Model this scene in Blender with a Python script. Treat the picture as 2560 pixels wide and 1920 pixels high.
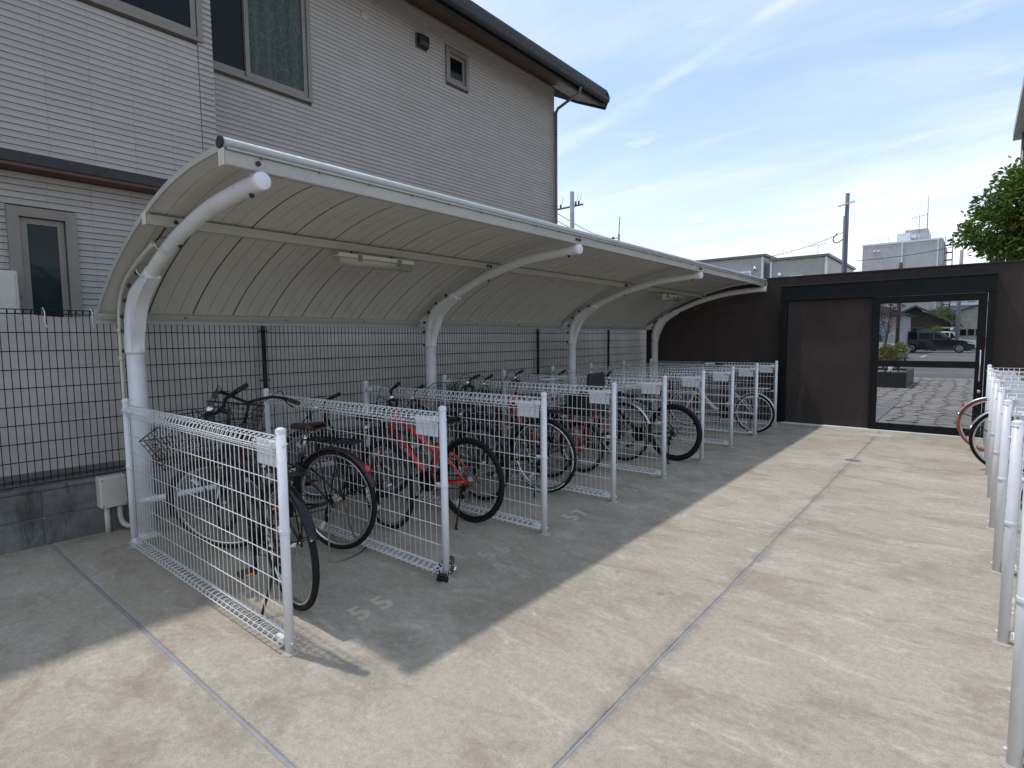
import bpy, math, random
import numpy as np
from mathutils import Vector, Matrix

random.seed(7)
for o in list(bpy.data.objects):
    bpy.data.objects.remove(o, do_unlink=True)
S = bpy.context.scene
C = S.collection
R = math.radians

# ------------------------------------------------------------------ camera
CAM_H = 1.45
yaw, pitch, roll = 0.6911, 0.0817, -0.0094
fw = Vector((-math.sin(yaw) * math.cos(pitch), math.cos(yaw) * math.cos(pitch), -math.sin(pitch)))
rt = Vector((math.cos(yaw), math.sin(yaw), 0))
up = rt.cross(fw)
r2 = rt * math.cos(roll) + up * math.sin(roll)
u2 = -rt * math.sin(roll) + up * math.cos(roll)
cam = bpy.data.cameras.new('camera')
cam.sensor_width = 36.0
cam.lens = 36.0 * 1394.74 / 2560.0
cam.clip_start = 0.05
cam.clip_end = 3000.0
cam_o = bpy.data.objects.new('camera', cam)
C.objects.link(cam_o)
cam_o.matrix_world = Matrix(((r2.x, u2.x, -fw.x, 0), (r2.y, u2.y, -fw.y, 0), (r2.z, u2.z, -fw.z, CAM_H), (0, 0, 0, 1)))
S.camera = cam_o

# ------------------------------------------------------------------ sky and sun
SUN_DIR = Vector((-0.395, -0.112, 1.0)).normalized()
sun_el = math.asin(SUN_DIR.z)
sun_rot = math.atan2(SUN_DIR.x, SUN_DIR.y) % (2 * math.pi)
W = bpy.data.worlds.new('World')
S.world = W
W.use_nodes = True
wt = W.node_tree
wn, wl = wt.nodes, wt.links
wn.clear()
sky = wn.new('ShaderNodeTexSky')
sky.sky_type = 'NISHITA'
sky.sun_disc = False
sky.sun_elevation = sun_el
sky.sun_rotation = sun_rot
sky.altitude = 20.0
sky.air_density = 1.0
sky.dust_density = 0.6
sky.ozone_density = 1.2
tc = wn.new('ShaderNodeTexCoord')
sep = wn.new('ShaderNodeSeparateXYZ')
wl.new(tc.outputs['Generated'], sep.inputs[0])


def wmath(op, a, b=None, clamp=False):
    n = wn.new('ShaderNodeMath')
    n.operation = op
    n.use_clamp = clamp
    for i, v in enumerate((a, b)):
        if v is None:
            continue
        if isinstance(v, (int, float)):
            n.inputs[i].default_value = v
        else:
            wl.new(v, n.inputs[i])
    return n.outputs[0]


zc = wmath('MAXIMUM', wmath('ADD', sep.outputs[2], 0.12), 0.05)
px = wmath('DIVIDE', sep.outputs[0], zc)
py = wmath('DIVIDE', sep.outputs[1], zc)
comb = wn.new('ShaderNodeCombineXYZ')
wl.new(px, comb.inputs[0])
wl.new(py, comb.inputs[1])


def cloud(scale, sx, sy, rot, detail, dist, lo, hi):
    mp = wn.new('ShaderNodeMapping')
    mp.inputs['Rotation'].default_value = (0, 0, rot)
    mp.inputs['Scale'].default_value = (sx, sy, 1)
    wl.new(comb.outputs[0], mp.inputs[0])
    nz = wn.new('ShaderNodeTexNoise')
    nz.inputs['Scale'].default_value = scale
    nz.inputs['Detail'].default_value = detail
    nz.inputs['Roughness'].default_value = 0.55
    nz.inputs['Distortion'].default_value = dist
    wl.new(mp.outputs[0], nz.inputs[0])
    mr = wn.new('ShaderNodeMapRange')
    mr.interpolation_type = 'SMOOTHSTEP'
    mr.inputs[1].default_value = lo
    mr.inputs[2].default_value = hi
    wl.new(nz.outputs[0], mr.inputs[0])
    return mr.outputs[0]


c1 = cloud(0.7, 0.7, 1.4, R(25), 7, 0.5, 0.36, 0.74)     # broad veil
c2 = cloud(2.2, 0.35, 2.2, R(-28), 8, 0.6, 0.50, 0.80)    # streaks
c3 = cloud(3.6, 0.8, 1.3, R(10), 6, 0.3, 0.60, 0.78)      # small puffs
cm = wmath('ADD', wmath('ADD', wmath('MULTIPLY', c1, 0.48), wmath('MULTIPLY', c2, 0.16)), wmath('MULTIPLY', c3, 0.30), True)


def wdot(v):
    n = wn.new('ShaderNodeVectorMath')
    n.operation = 'DOT_PRODUCT'
    wl.new(tc.outputs['Generated'], n.inputs[0])
    n.inputs[1].default_value = v
    return n.outputs['Value']


def wramp(x, lo, hi, a=0., b=1.):
    m_ = wn.new('ShaderNodeMapRange')
    m_.interpolation_type = 'SMOOTHSTEP'
    for i_, v_ in enumerate((lo, hi, a, b)):
        m_.inputs[i_ + 1].default_value = v_
    wl.new(x, m_.inputs[0])
    return m_.outputs[0]


# an old aircraft trail drifting apart
CT_N, CT_M = (-0.2580, -0.5027, 0.8251), (-0.3424, 0.8461, 0.4084)
wob = wmath('MULTIPLY', wmath('SUBTRACT', cloud(5.0, 1, 1, 0, 5, 0, 0, 1), .5), .016)
trail = wmath('MULTIPLY', wramp(wmath('ABSOLUTE', wmath('ADD', wdot(CT_N), wob)), .001, .013, 1., 0.), wramp(wdot(CT_M), .90, .985))
trail = wmath('MULTIPLY', trail, wmath('ADD', .25, wmath('MULTIPLY', cloud(9.0, 1, 1, 0, 6, 0, .35, .65), .75)))
haze_w = wmath('MULTIPLY', wramp(sep.outputs[2], .0, .42, 1., 0.), .42)
cm = wmath('ADD', wmath('ADD', cm, wmath('MULTIPLY', trail, .17)), haze_w, True)
veil = wmath('MULTIPLY', cm, 0.72, True)
mixh = wn.new('ShaderNodeMix')
mixh.data_type = 'RGBA'
mixh.inputs[0].default_value = 0.27
wl.new(sky.outputs[0], mixh.inputs[6])
mixh.inputs[7].default_value = (6.9, 9.0, 12.0, 1)    # thin high haze
mixc = wn.new('ShaderNodeMix')
mixc.data_type = 'RGBA'
wl.new(veil, mixc.inputs[0])
wl.new(mixh.outputs[2], mixc.inputs[6])
SKY_STRENGTH = 0.15
mixc.inputs[7].default_value = (9.6, 9.25, 8.75, 1)     # sunlit ice cloud
bg = wn.new('ShaderNodeBackground')
bg.inputs[1].default_value = SKY_STRENGTH
wl.new(mixc.outputs[2], bg.inputs[0])
wo = wn.new('ShaderNodeOutputWorld')
wl.new(bg.outputs[0], wo.inputs[0])

sl = bpy.data.lights.new('sun', 'SUN')
sl.energy = 2.3
sl.angle = R(1.2)
sl.color = (1.0, 0.985, 0.97)
sun_o = bpy.data.objects.new('sun', sl)
C.objects.link(sun_o)
sun_o.rotation_euler = SUN_DIR.to_track_quat('Z', 'Y').to_euler()
sun_o.location = (-20, -6, 50)

vs = S.view_settings
vs.view_transform = 'Standard'
vs.look = 'None'
vs.exposure = 0.12
vs.gamma = 1.0
vs.use_curve_mapping = False

# ------------------------------------------------------------------ materials
MATS = {}


def nodes(name):
    m = bpy.data.materials.new(name)
    m.use_nodes = True
    nt = m.node_tree
    nt.nodes.clear()
    out = nt.nodes.new('ShaderNodeOutputMaterial')
    b = nt.nodes.new('ShaderNodeBsdfPrincipled')
    nt.links.new(b.outputs[0], out.inputs[0])
    MATS[name] = m
    return m, nt, b, out


class NT:
    def __init__(s, nt):
        s.nt = nt

    def n(s, t, **kw):
        x = s.nt.nodes.new(t)
        for k, v in kw.items():
            setattr(x, k, v)
        return x

    def l(s, a, b):
        s.nt.links.new(a, b)

    def coord(s, kind='Object', scale=None, rot=None):
        t = s.n('ShaderNodeTexCoord')
        o = t.outputs[kind]
        if scale or rot:
            mp = s.n('ShaderNodeMapping')
            if scale:
                mp.inputs['Scale'].default_value = scale
            if rot:
                mp.inputs['Rotation'].default_value = rot
            s.l(o, mp.inputs[0])
            o = mp.outputs[0]
        return o

    def noise(s, vec, scale, detail=4, rough=.55, dist=0):
        n = s.n('ShaderNodeTexNoise')
        n.inputs['Scale'].default_value = scale
        n.inputs['Detail'].default_value = detail
        n.inputs['Roughness'].default_value = rough
        n.inputs['Distortion'].default_value = dist
        s.l(vec, n.inputs[0])
        return n.outputs[0]

    def ramp(s, fac, lo, hi, a=0.0, b=1.0, smooth=True):
        m = s.n('ShaderNodeMapRange')
        if smooth:
            m.interpolation_type = 'SMOOTHSTEP'
        m.inputs[1].default_value = lo
        m.inputs[2].default_value = hi
        m.inputs[3].default_value = a
        m.inputs[4].default_value = b
        s.l(fac, m.inputs[0])
        return m.outputs[0]

    def mix(s, fac, a, b, mode='MIX'):
        m = s.n('ShaderNodeMix', data_type='RGBA', blend_type=mode)
        for i, v in ((0, fac), (6, a), (7, b)):
            if isinstance(v, (int, float)):
                m.inputs[i].default_value = v
            elif isinstance(v, (tuple, list)):
                m.inputs[i].default_value = tuple(v) + ((1,) if len(v) == 3 else ())
            else:
                s.l(v, m.inputs[i])
        return m.outputs[2]

    def math(s, op, a, b=None, clamp=False):
        m = s.n('ShaderNodeMath', operation=op, use_clamp=clamp)
        for i, v in enumerate((a, b)):
            if v is None:
                continue
            if isinstance(v, (int, float)):
                m.inputs[i].default_value = v
            else:
                s.l(v, m.inputs[i])
        return m.outputs[0]

    def bump(s, h, strength, dist=.01):
        b = s.n('ShaderNodeBump')
        b.inputs['Strength'].default_value = strength
        b.inputs['Distance'].default_value = dist
        s.l(h, b.inputs['Height'])
        return b.outputs[0]


def pm(name, col, rough=.5, metal=0., var=.12, vs_=6., bump=0., bs=60., spec=.5, dirt=0., dirtcol=(.09, .075, .06), coat=0.):
    """painted / plastic / metal material with uneven tone, grime and fine relief"""
    m, nt, b, out = nodes(name)
    T = NT(nt)
    v = T.coord()
    big = T.noise(v, vs_, 5, .6)
    d = tuple(c * (1 - var) for c in col)
    l = tuple(min(1, c * (1 + var)) for c in col)
    c = T.mix(T.ramp(big, .3, .7), d, l)
    if dirt:
        dn = T.noise(v, vs_ * 2.3, 8, .7, .5)
        c = T.mix(T.math('MULTIPLY', T.ramp(dn, .52, .75), dirt), c, dirtcol)
    T.l(c, b.inputs['Base Color'])
    rn = T.noise(v, vs_ * 5, 4)
    T.l(T.ramp(rn, .3, .7, max(.02, rough - .08), min(1, rough + .08)), b.inputs['Roughness'])
    b.inputs['Metallic'].default_value = metal
    b.inputs['Specular IOR Level'].default_value = spec
    b.inputs['Coat Weight'].default_value = coat
    if bump:
        T.l(T.bump(T.noise(v, bs, 6, .6), bump, .004), b.inputs['Normal'])
    return m


def concrete():
    m, nt, b, out = nodes('concrete')
    T = NT(nt)
    v = T.coord()
    base = T.mix(T.ramp(T.noise(v, .55, 6, .6, .3), .3, .7), (.350, .298, .228), (.452, .394, .310))
    # brushed streaks across the walkway
    vs1 = T.coord(scale=(.8, 2.6, 1))
    st = T.noise(vs1, 2.6, 9, .7, .6)
    c = T.mix(T.math('MULTIPLY', T.ramp(st, .53, .72), .70), base, (.565, .515, .438))
    st2 = T.noise(T.coord(scale=(1, 1.9, 1)), 1.5, 9, .72, .8)
    c = T.mix(T.math('MULTIPLY', T.ramp(st2, .46, .66), .62), c, (.268, .218, .158))
    bl = T.noise(v, 1.7, 7, .65, .4)
    c = T.mix(T.math('MULTIPLY', T.ramp(bl, .52, .70), .42), c, (.256, .212, .156))
    # worn, greyer strip where the bikes are wheeled in and out
    sx = T.n('ShaderNodeSeparateXYZ')
    T.l(v, sx.inputs[0])
    band = T.math('MULTIPLY', T.ramp(sx.outputs[0], -2.75, -2.2), T.ramp(sx.outputs[0], -1.95, -1.5, 1, 0))
    wn_ = T.ramp(T.noise(v, 3.2, 8, .7, .5), .40, .62)
    c = T.mix(T.math('MULTIPLY', T.math('MULTIPLY', band, wn_), .55), c, (.250, .208, .158))
    wsc = T.ramp(T.noise(T.coord(scale=(1, 1.5, 1)), 6.0, 11, .80, .35), .54, .66)
    c = T.mix(T.math('MULTIPLY', wsc, .42), c, (.60, .560, .49))
    # grime gathered along the wall foot and the long joint
    foot = T.math('MULTIPLY', T.ramp(sx.outputs[0], -5.05, -4.80, 1, 0), T.ramp(T.noise(v, 4, 6, .7), .35, .6))
    jn = T.math('MULTIPLY', T.ramp(T.math('ABSOLUTE', T.math('ADD', sx.outputs[0], 1.03)), .01, .07, 1, 0), T.ramp(T.noise(v, 3, 7, .7), .42, .6))
    c = T.mix(T.math('MULTIPLY', T.math('ADD', foot, jn, True), .5), c, (.17, .15, .12))
    # drip spots
    vs3 = T.n('ShaderNodeTexVoronoi')
    vs3.inputs['Scale'].default_value = 2.6
    T.l(v, vs3.inputs[0])
    spot = T.math('MULTIPLY', T.ramp(vs3.outputs[0], .03, .085, 1, 0), T.ramp(T.noise(v, .9, 4), .52, .62))
    c = T.mix(T.math('MULTIPLY', spot, .45), c, (.15, .13, .105))
    # rust blushes
    ru = T.ramp(T.noise(v, 1.1, 6, .6, .8), .64, .76)
    c = T.mix(T.math('MULTIPLY', ru, .25), c, (.33, .19, .10))
    # sand grain
    g = T.noise(v, 170, 6, .85)
    g2 = T.noise(v, 34, 6, .75)
    gg = T.math('ADD', T.math('MULTIPLY', g, .70), T.math('MULTIPLY', g2, .30))
    c = T.mix(T.ramp(gg, .36, .64), T.mix(1., c, (.70, .695, .69), 'MULTIPLY'), T.mix(1., c, (1.26, 1.255, 1.25), 'MULTIPLY'))
    vo = T.n('ShaderNodeTexVoronoi')
    vo.inputs['Scale'].default_value = 95
    T.l(v, vo.inputs[0])
    sp = T.ramp(vo.outputs[0], .06, .14, 1, 0)
    spm = T.ramp(T.noise(v, 21, 4), .52, .62)
    c = T.mix(T.math('MULTIPLY', T.math('MULTIPLY', sp, spm), .65), c, (.10, .09, .08))
    T.l(c, b.inputs['Base Color'])
    b.inputs['Roughness'].default_value = .88
    b.inputs['Specular IOR Level'].default_value = .25
    h = T.math('ADD', T.math('MULTIPLY', T.noise(v, 7, 8, .7), 1.4), T.math('MULTIPLY', g, .7))
    T.l(T.bump(h, .38, .006), b.inputs['Normal'])
    return m


def siding():
    m, nt, b, out = nodes('siding')
    T = NT(nt)
    v = T.coord()
    s = T.n('ShaderNodeSeparateXYZ')
    T.l(v, s.inputs[0])
    cy = T.math('FLOOR', T.math('DIVIDE', s.outputs[1], .30))
    cz = T.math('FLOOR', T.math('DIVIDE', s.outputs[2], .0521))
    cb = T.n('ShaderNodeCombineXYZ')
    T.l(cy, cb.inputs[0])
    T.l(cz, cb.inputs[1])
    w = T.n('ShaderNodeTexWhiteNoise', noise_dimensions='2D')
    T.l(cb.outputs[0], w.inputs[0])
    a = T.mix(w.outputs[0], (.375, .342, .312), (.415, .380, .348))
    tint = T.mix(T.ramp(w.outputs[0], .2, .8), (.985, 1.0, .985), (1.0, .985, 1.01))
    c = T.mix(1., a, tint, 'MULTIPLY')
    big = T.ramp(T.noise(v, .8, 5, .6), .3, .7)
    c = T.mix(T.math('MULTIPLY', big, .25), c, (.325, .298, .27))
    ver = T.noise(T.coord(scale=(1, 9, .5)), 2.5, 6, .7, .3)
    c = T.mix(T.math('MULTIPLY', T.ramp(ver, .58, .8), .28), c, (.20, .185, .168))
    T.l(c, b.inputs['Base Color'])
    b.inputs['Roughness'].default_value = .62
    T.l(T.bump(T.noise(v, 90, 6, .7), .22, .003), b.inputs['Normal'])
    return m


def stucco(name, c1_, c2_, bs=260.):
    m, nt, b, out = nodes(name)
    T = NT(nt)
    v = T.coord()
    c = T.mix(T.ramp(T.noise(v, .9, 6, .6), .3, .7), c1_, c2_)
    st = T.noise(T.coord(scale=(5, 5, .45)), 1.6, 7, .7, .2)
    c = T.mix(T.math('MULTIPLY', T.ramp(st, .50, .74), .5), c, tuple(min(1, x * 1.5) for x in c2_))
    pt = T.noise(v, 2.6, 7, .7, .6)
    c = T.mix(T.math('MULTIPLY', T.ramp(pt, .5, .7), .35), c, tuple(x * .62 for x in c1_))
    g = T.noise(v, bs, 4, .7)
    c = T.mix(T.math('MULTIPLY', T.ramp(g, .55, .75), .35), c, tuple(x * 1.6 for x in c2_))
    T.l(c, b.inputs['Base Color'])
    b.inputs['Roughness'].default_value = .92
    b.inputs['Specular IOR Level'].default_value = .2
    T.l(T.bump(g, .45, .004), b.inputs['Normal'])
    return m


def sheetmat():
    m, nt, b, out = nodes('privacy_sheet')
    T = NT(nt)
    v = T.coord()
    c = T.mix(T.ramp(T.noise(v, 2.5, 8, .65), .3, .7), (.56, .525, .49), (.66, .625, .585))
    wv = T.noise(T.coord(scale=(1, 1.2, 5)), 5, 9, .72, .7)
    c = T.mix(T.math('MULTIPLY', T.ramp(wv, .48, .70), .38), c, (.46, .44, .42))
    T.l(c, b.inputs['Base Color'])
    b.inputs['Roughness'].default_value = .85
    T.l(T.bump(T.noise(T.coord(scale=(1, 2, 7)), 6, 9, .72, .8), .75, .012), b.inputs['Normal'])
    tr = T.n('ShaderNodeBsdfTranslucent')
    tr.inputs[0].default_value = (.62, .59, .55, 1)
    mx = T.n('ShaderNodeMixShader')
    mx.inputs[0].default_value = .22
    T.l(b.outputs[0], mx.inputs[1])
    T.l(tr.outputs[0], mx.inputs[2])
    T.l(mx.outputs[0], out.inputs[0])
    return m


def blockmat():
    m, nt, b, out = nodes('block')
    T = NT(nt)
    v = T.coord()
    c = T.mix(T.ramp(T.noise(v, 2.2, 7, .7, .3), .3, .7), (.10, .098, .09), (.255, .25, .235))
    dk = T.noise(T.coord(scale=(3, 3, .8)), 2.2, 8, .7, .6)
    c = T.mix(T.math('MULTIPLY', T.ramp(dk, .48, .68), .75), c, (.035, .035, .03))
    g = T.noise(v, 180, 4, .7)
    c = T.mix(T.math('MULTIPLY', T.ramp(g, .5, .7), .3), c, (.28, .28, .26))
    T.l(c, b.inputs['Base Color'])
    b.inputs['Roughness'].default_value = .95
    T.l(T.bump(T.noise(v, 120, 6, .75), .6, .005), b.inputs['Normal'])
    return m


def glassmat(name, col, rough=.06, pat=0):
    m, nt, b, out = nodes(name)
    T = NT(nt)
    v = T.coord()
    c = col
    if pat:
        vo = T.n('ShaderNodeTexVoronoi', feature='DISTANCE_TO_EDGE')
        vo.inputs['Scale'].default_value = pat
        T.l(T.coord(scale=(1, 1, .6)), vo.inputs[0])
        fold = T.noise(T.coord(scale=(1, 14, .3)), 1.5, 4)
        base = T.mix(T.ramp(fold, .3, .7), tuple(x * .55 for x in col), col)
        c = T.mix(T.ramp(vo.outputs[0], .0, .06, .55, 0), base, tuple(x * 1.9 for x in col))
        T.l(c, b.inputs['Base Color'])
    else:
        T.l(T.mix(T.ramp(T.noise(v, 3, 4), .35, .65), tuple(x * .6 for x in col), col), b.inputs['Base Color'])
    b.inputs['Roughness'].default_value = rough
    b.inputs['Specular IOR Level'].default_value = .22
    T.l(T.bump(T.noise(v, 1.5, 2), .04, .01), b.inputs['Normal'])
    return m


def leafmat(name, a, bcol, trans=.35):
    m, nt, b, out = nodes(name)
    T = NT(nt)
    v = T.coord()
    n1 = T.ramp(T.noise(v, 1.6, 4), .35, .65)
    n2 = T.noise(v, 11, 3)
    c = T.mix(T.math('MULTIPLY', T.math('ADD', n1, T.ramp(n2, .3, .7)), .5), a, bcol)
    T.l(c, b.inputs['Base Color'])
    b.inputs['Roughness'].default_value = .42
    b.inputs['Specular IOR Level'].default_value = .45
    tr = T.n('ShaderNodeBsdfTranslucent')
    T.l(T.mix(1., c, (1.3, 1.35, .6), 'MULTIPLY'), tr.inputs[0])
    mx = T.n('ShaderNodeMixShader')
    mx.inputs[0].default_value = trans
    T.l(b.outputs[0], mx.inputs[1])
    T.l(tr.outputs[0], mx.inputs[2])
    T.l(mx.outputs[0], out.inputs[0])
    return m


def asphalt():
    m, nt, b, out = nodes('asphalt')
    T = NT(nt)
    v = T.coord()
    c = T.mix(T.ramp(T.noise(v, .35, 6, .6), .3, .7), (.125, .12, .118), (.18, .173, .168))
    g = T.noise(v, 40, 5, .75)
    c = T.mix(T.ramp(g, .35, .7), T.mix(1., c, (.7, .7, .7), 'MULTIPLY'), T.mix(1., c, (1.4, 1.4, 1.4), 'MULTIPLY'))
    T.l(c, b.inputs['Base Color'])
    b.inputs['Roughness'].default_value = .9
    T.l(T.bump(g, .3, .006), b.inputs['Normal'])
    return m


concrete(); siding(); sheetmat(); blockmat(); asphalt()
stucco('brown_stucco', (.043, .034, .031), (.058, .046, .042))
stucco('grey_render', (.40, .395, .39), (.47, .465, .46), 60)
stucco('beige_render', (.42, .385, .33), (.50, .46, .40), 60)
pm('white_paint', (.70, .705, .715), .34, var=.04, vs_=9, dirt=.18, dirtcol=(.42, .37, .30))
pm('white_wire', (.79, .79, .775), .38, var=.05, vs_=14, dirt=.15, dirtcol=(.40, .33, .25))
pm('shelter_paint', (.39, .387, .355), .40, var=.04, vs_=3, dirt=.14, dirtcol=(.36, .34, .29))
pm('roof_sheet', (.58, .568, .52), .42, var=.05, vs_=2, dirt=.22, dirtcol=(.36, .35, .30), bump=.05, bs=8)
pm('alu', (.46, .465, .47), .58, metal=.15, var=.06, vs_=5)
pm('plate_grey', (.70, .71, .76), .45, var=.03, vs_=20, dirt=.10, dirtcol=(.35, .33, .3))
pm('black_wire', (.0055, .0055, .0055), .5, var=.2, spec=.3)
pm('black_metal', (.006, .0065, .0075), .4, var=.2, vs_=4, dirt=.15, dirtcol=(.03, .027, .024), spec=.35)
pm('gate_black', (.0042, .0052, .0062), .5, var=.15, vs_=4, dirt=.2, dirtcol=(.012, .011, .010), spec=.22)
pm('gate_mesh', (.004, .004, .004), .6, var=.15, spec=.15)
pm('bolt_black', (.015, .015, .015), .4, var=.1)
pm('rubber', (.0075, .0075, .008), .75, var=.25, vs_=30, dirt=.25, dirtcol=(.04, .036, .03), spec=.3)
pm('orange_tyre', (.30, .085, .05), .7, var=.2, vs_=30, dirt=.3)
pm('steel', (.62, .62, .61), .24, metal=1., var=.12, vs_=25, dirt=.25, dirtcol=(.25, .2, .15))
pm('spoke', (.24, .24, .23), .4, metal=.9, var=.1)
pm('black_paint', (.005, .0055, .007), .3, var=.2, vs_=10, coat=.15, spec=.35)
pm('navy_paint', (.006, .009, .022), .3, var=.15, vs_=10, coat=.15, spec=.35)
pm('green_black_paint', (.005, .012, .0105), .3, var=.15, vs_=10, coat=.15, spec=.35)
pm('red_paint', (.60, .028, .03), .28, var=.1, vs_=8, coat=.5)
pm('maroon', (.05, .015, .013), .34, var=.15, vs_=12, dirt=.3)
pm('silver_paint', (.55, .55, .56), .32, metal=.6, var=.1, vs_=10)
pm('pearl_white', (.62, .61, .60), .28, var=.05, vs_=10, coat=.4)
pm('brown_leather', (.055, .026, .018), .45, var=.25, vs_=30, bump=.2, bs=200)
pm('black_plastic', (.008, .008, .0085), .55, var=.2, vs_=30)
pm('grey_plastic', (.16, .16, .16), .45, var=.15, vs_=30)
pm('pink_cloth', (.45, .22, .22), .8, var=.15, vs_=20)
pm('white_stripe', (.80, .82, .86), .35, var=.03)
pm('red_lens', (.62, .012, .012), .14, var=.1, coat=.6)
pm('amber_lens', (.85, .25, .02), .15, var=.1, coat=.6)
pm('clear_lens', (.72, .74, .74), .12, var=.05, coat=.6)
pm('beige_box', (.52, .49, .43), .5, var=.05, vs_=8, dirt=.25, dirtcol=(.3, .26, .2))
pm('conduit', (.55, .52, .44), .5, var=.06, vs_=8, dirt=.2, dirtcol=(.3, .26, .2))
pm('lamp_cover', (.36, .36, .29), .25, var=.06, vs_=10, dirt=.35, dirtcol=(.25, .24, .19), coat=.3)
pm('sash', (.205, .180, .152), .5, metal=0., var=.08, vs_=5, dirt=.2, dirtcol=(.12, .1, .09))
pm('soffit_brown', (.10, .047, .034), .6, var=.15, vs_=3, dirt=.25)
pm('dark_trim', (.011, .0115, .013), .5, var=.2, vs_=4)
pm('roof_dark', (.030, .031, .034), .55, var=.2, vs_=3, bump=.2, bs=30)
pm('downpipe', (.13, .118, .105), .45, var=.1, vs_=5)
pm('sealant', (.27, .27, .268), .6, var=.10, vs_=9, dirt=.35, dirtcol=(.12, .11, .10))
pm('soil', (.16, .14, .115), .95, var=.25, vs_=1.5, bump=.4, bs=30)
pm('digit_plate', (.54, .47, .36), .62, var=.10, vs_=25, dirt=.22, dirtcol=(.17, .155, .135), bump=.15, bs=200)
pm('digit_worn', (.42, .37, .29), .8, var=.12, vs_=25, dirt=.7, dirtcol=(.22, .195, .165), bump=.15, bs=200)
pm('chrome_lock', (.03, .03, .032), .3, var=.2)
pm('bark', (.10, .08, .062), .9, var=.3, vs_=8, bump=.6, bs=40)
pm('wood_dark', (.055, .045, .038), .8, var=.25, vs_=5, bump=.3, bs=30)
pm('concrete_pole', (.24, .24, .245), .8, var=.12, vs_=3, dirt=.3)
pm('pole_blue', (.12, .12, .15), .7, var=.15, vs_=3)
pm('corrugated', (.38, .365, .34), .5, metal=.1, var=.06, vs_=2, dirt=.2)
pm('white_trim', (.68, .69, .72), .45, var=.05)
pm('car_black', (.008, .010, .012), .12, var=.1, coat=1.)
pm('car_white', (.70, .71, .72), .2, var=.04, coat=.8)
pm('car_red', (.42, .035, .025), .2, var=.06, coat=.8)
pm('granite_dark', (.020, .020, .020), .6, var=.3, vs_=20, bump=.3, bs=60)
pm('roof_tile', (.07, .072, .075), .6, var=.25, vs_=6, bump=.4, bs=20)
pm('line_paint', (.62, .62, .60), .75, var=.12, vs_=3, dirt=.4, dirtcol=(.25, .24, .23))
pm('curb_grey', (.20, .20, .205), .85, var=.12, vs_=4)
pm('drain_grey', (.44, .40, .345), .8, var=.12, vs_=20, dirt=.3)
pm('paving_joint', (.235, .215, .185), .95, var=.15, vs_=8)
pm('gasket', (.055, .055, .05), .7, var=.2)
pm('grout', (.40, .36, .30), .95, var=.2, vs_=30, dirt=.4, dirtcol=(.28, .16, .09), bump=.4, bs=150)
pm('blue_sheet', (.10, .22, .46), .6, var=.1)
glassmat('dark_glass', (.004, .006, .006), .10)
glassmat('lace_glass', (.060, .078, .064), .10, 16)
glassmat('green_glass', (.012, .028, .028))
glassmat('car_glass', (.008, .010, .011), .06)
glassmat('pale_glass', (.30, .38, .44), .08)
leafmat('leaf_green', (.045, .100, .022), (.145, .215, .042), .42)
leafmat('leaf_olive', (.105, .118, .014), (.20, .19, .026))
leafmat('leaf_dark', (.018, .042, .014), (.055, .09, .022))
leafmat('leaf_red', (.055, .016, .014), (.11, .035, .025))
leafmat('leaf_yellow', (.10, .12, .02), (.24, .23, .05))
for i, (c_) in enumerate(((.265, .245, .225), (.30, .285, .265), (.235, .23, .228), (.285, .25, .215))):
    pm('stone%d' % i, c_, .85, var=.18, vs_=6, bump=.4, bs=40)

# ------------------------------------------------------------------ mesh helpers
OFF = {}


def perp(d):
    d = d.normalized()
    a = Vector((0, 0, 1)) if abs(d.z) < .9 else Vector((1, 0, 0))
    u = d.cross(a).normalized()
    return u, d.cross(u).normalized()


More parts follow.
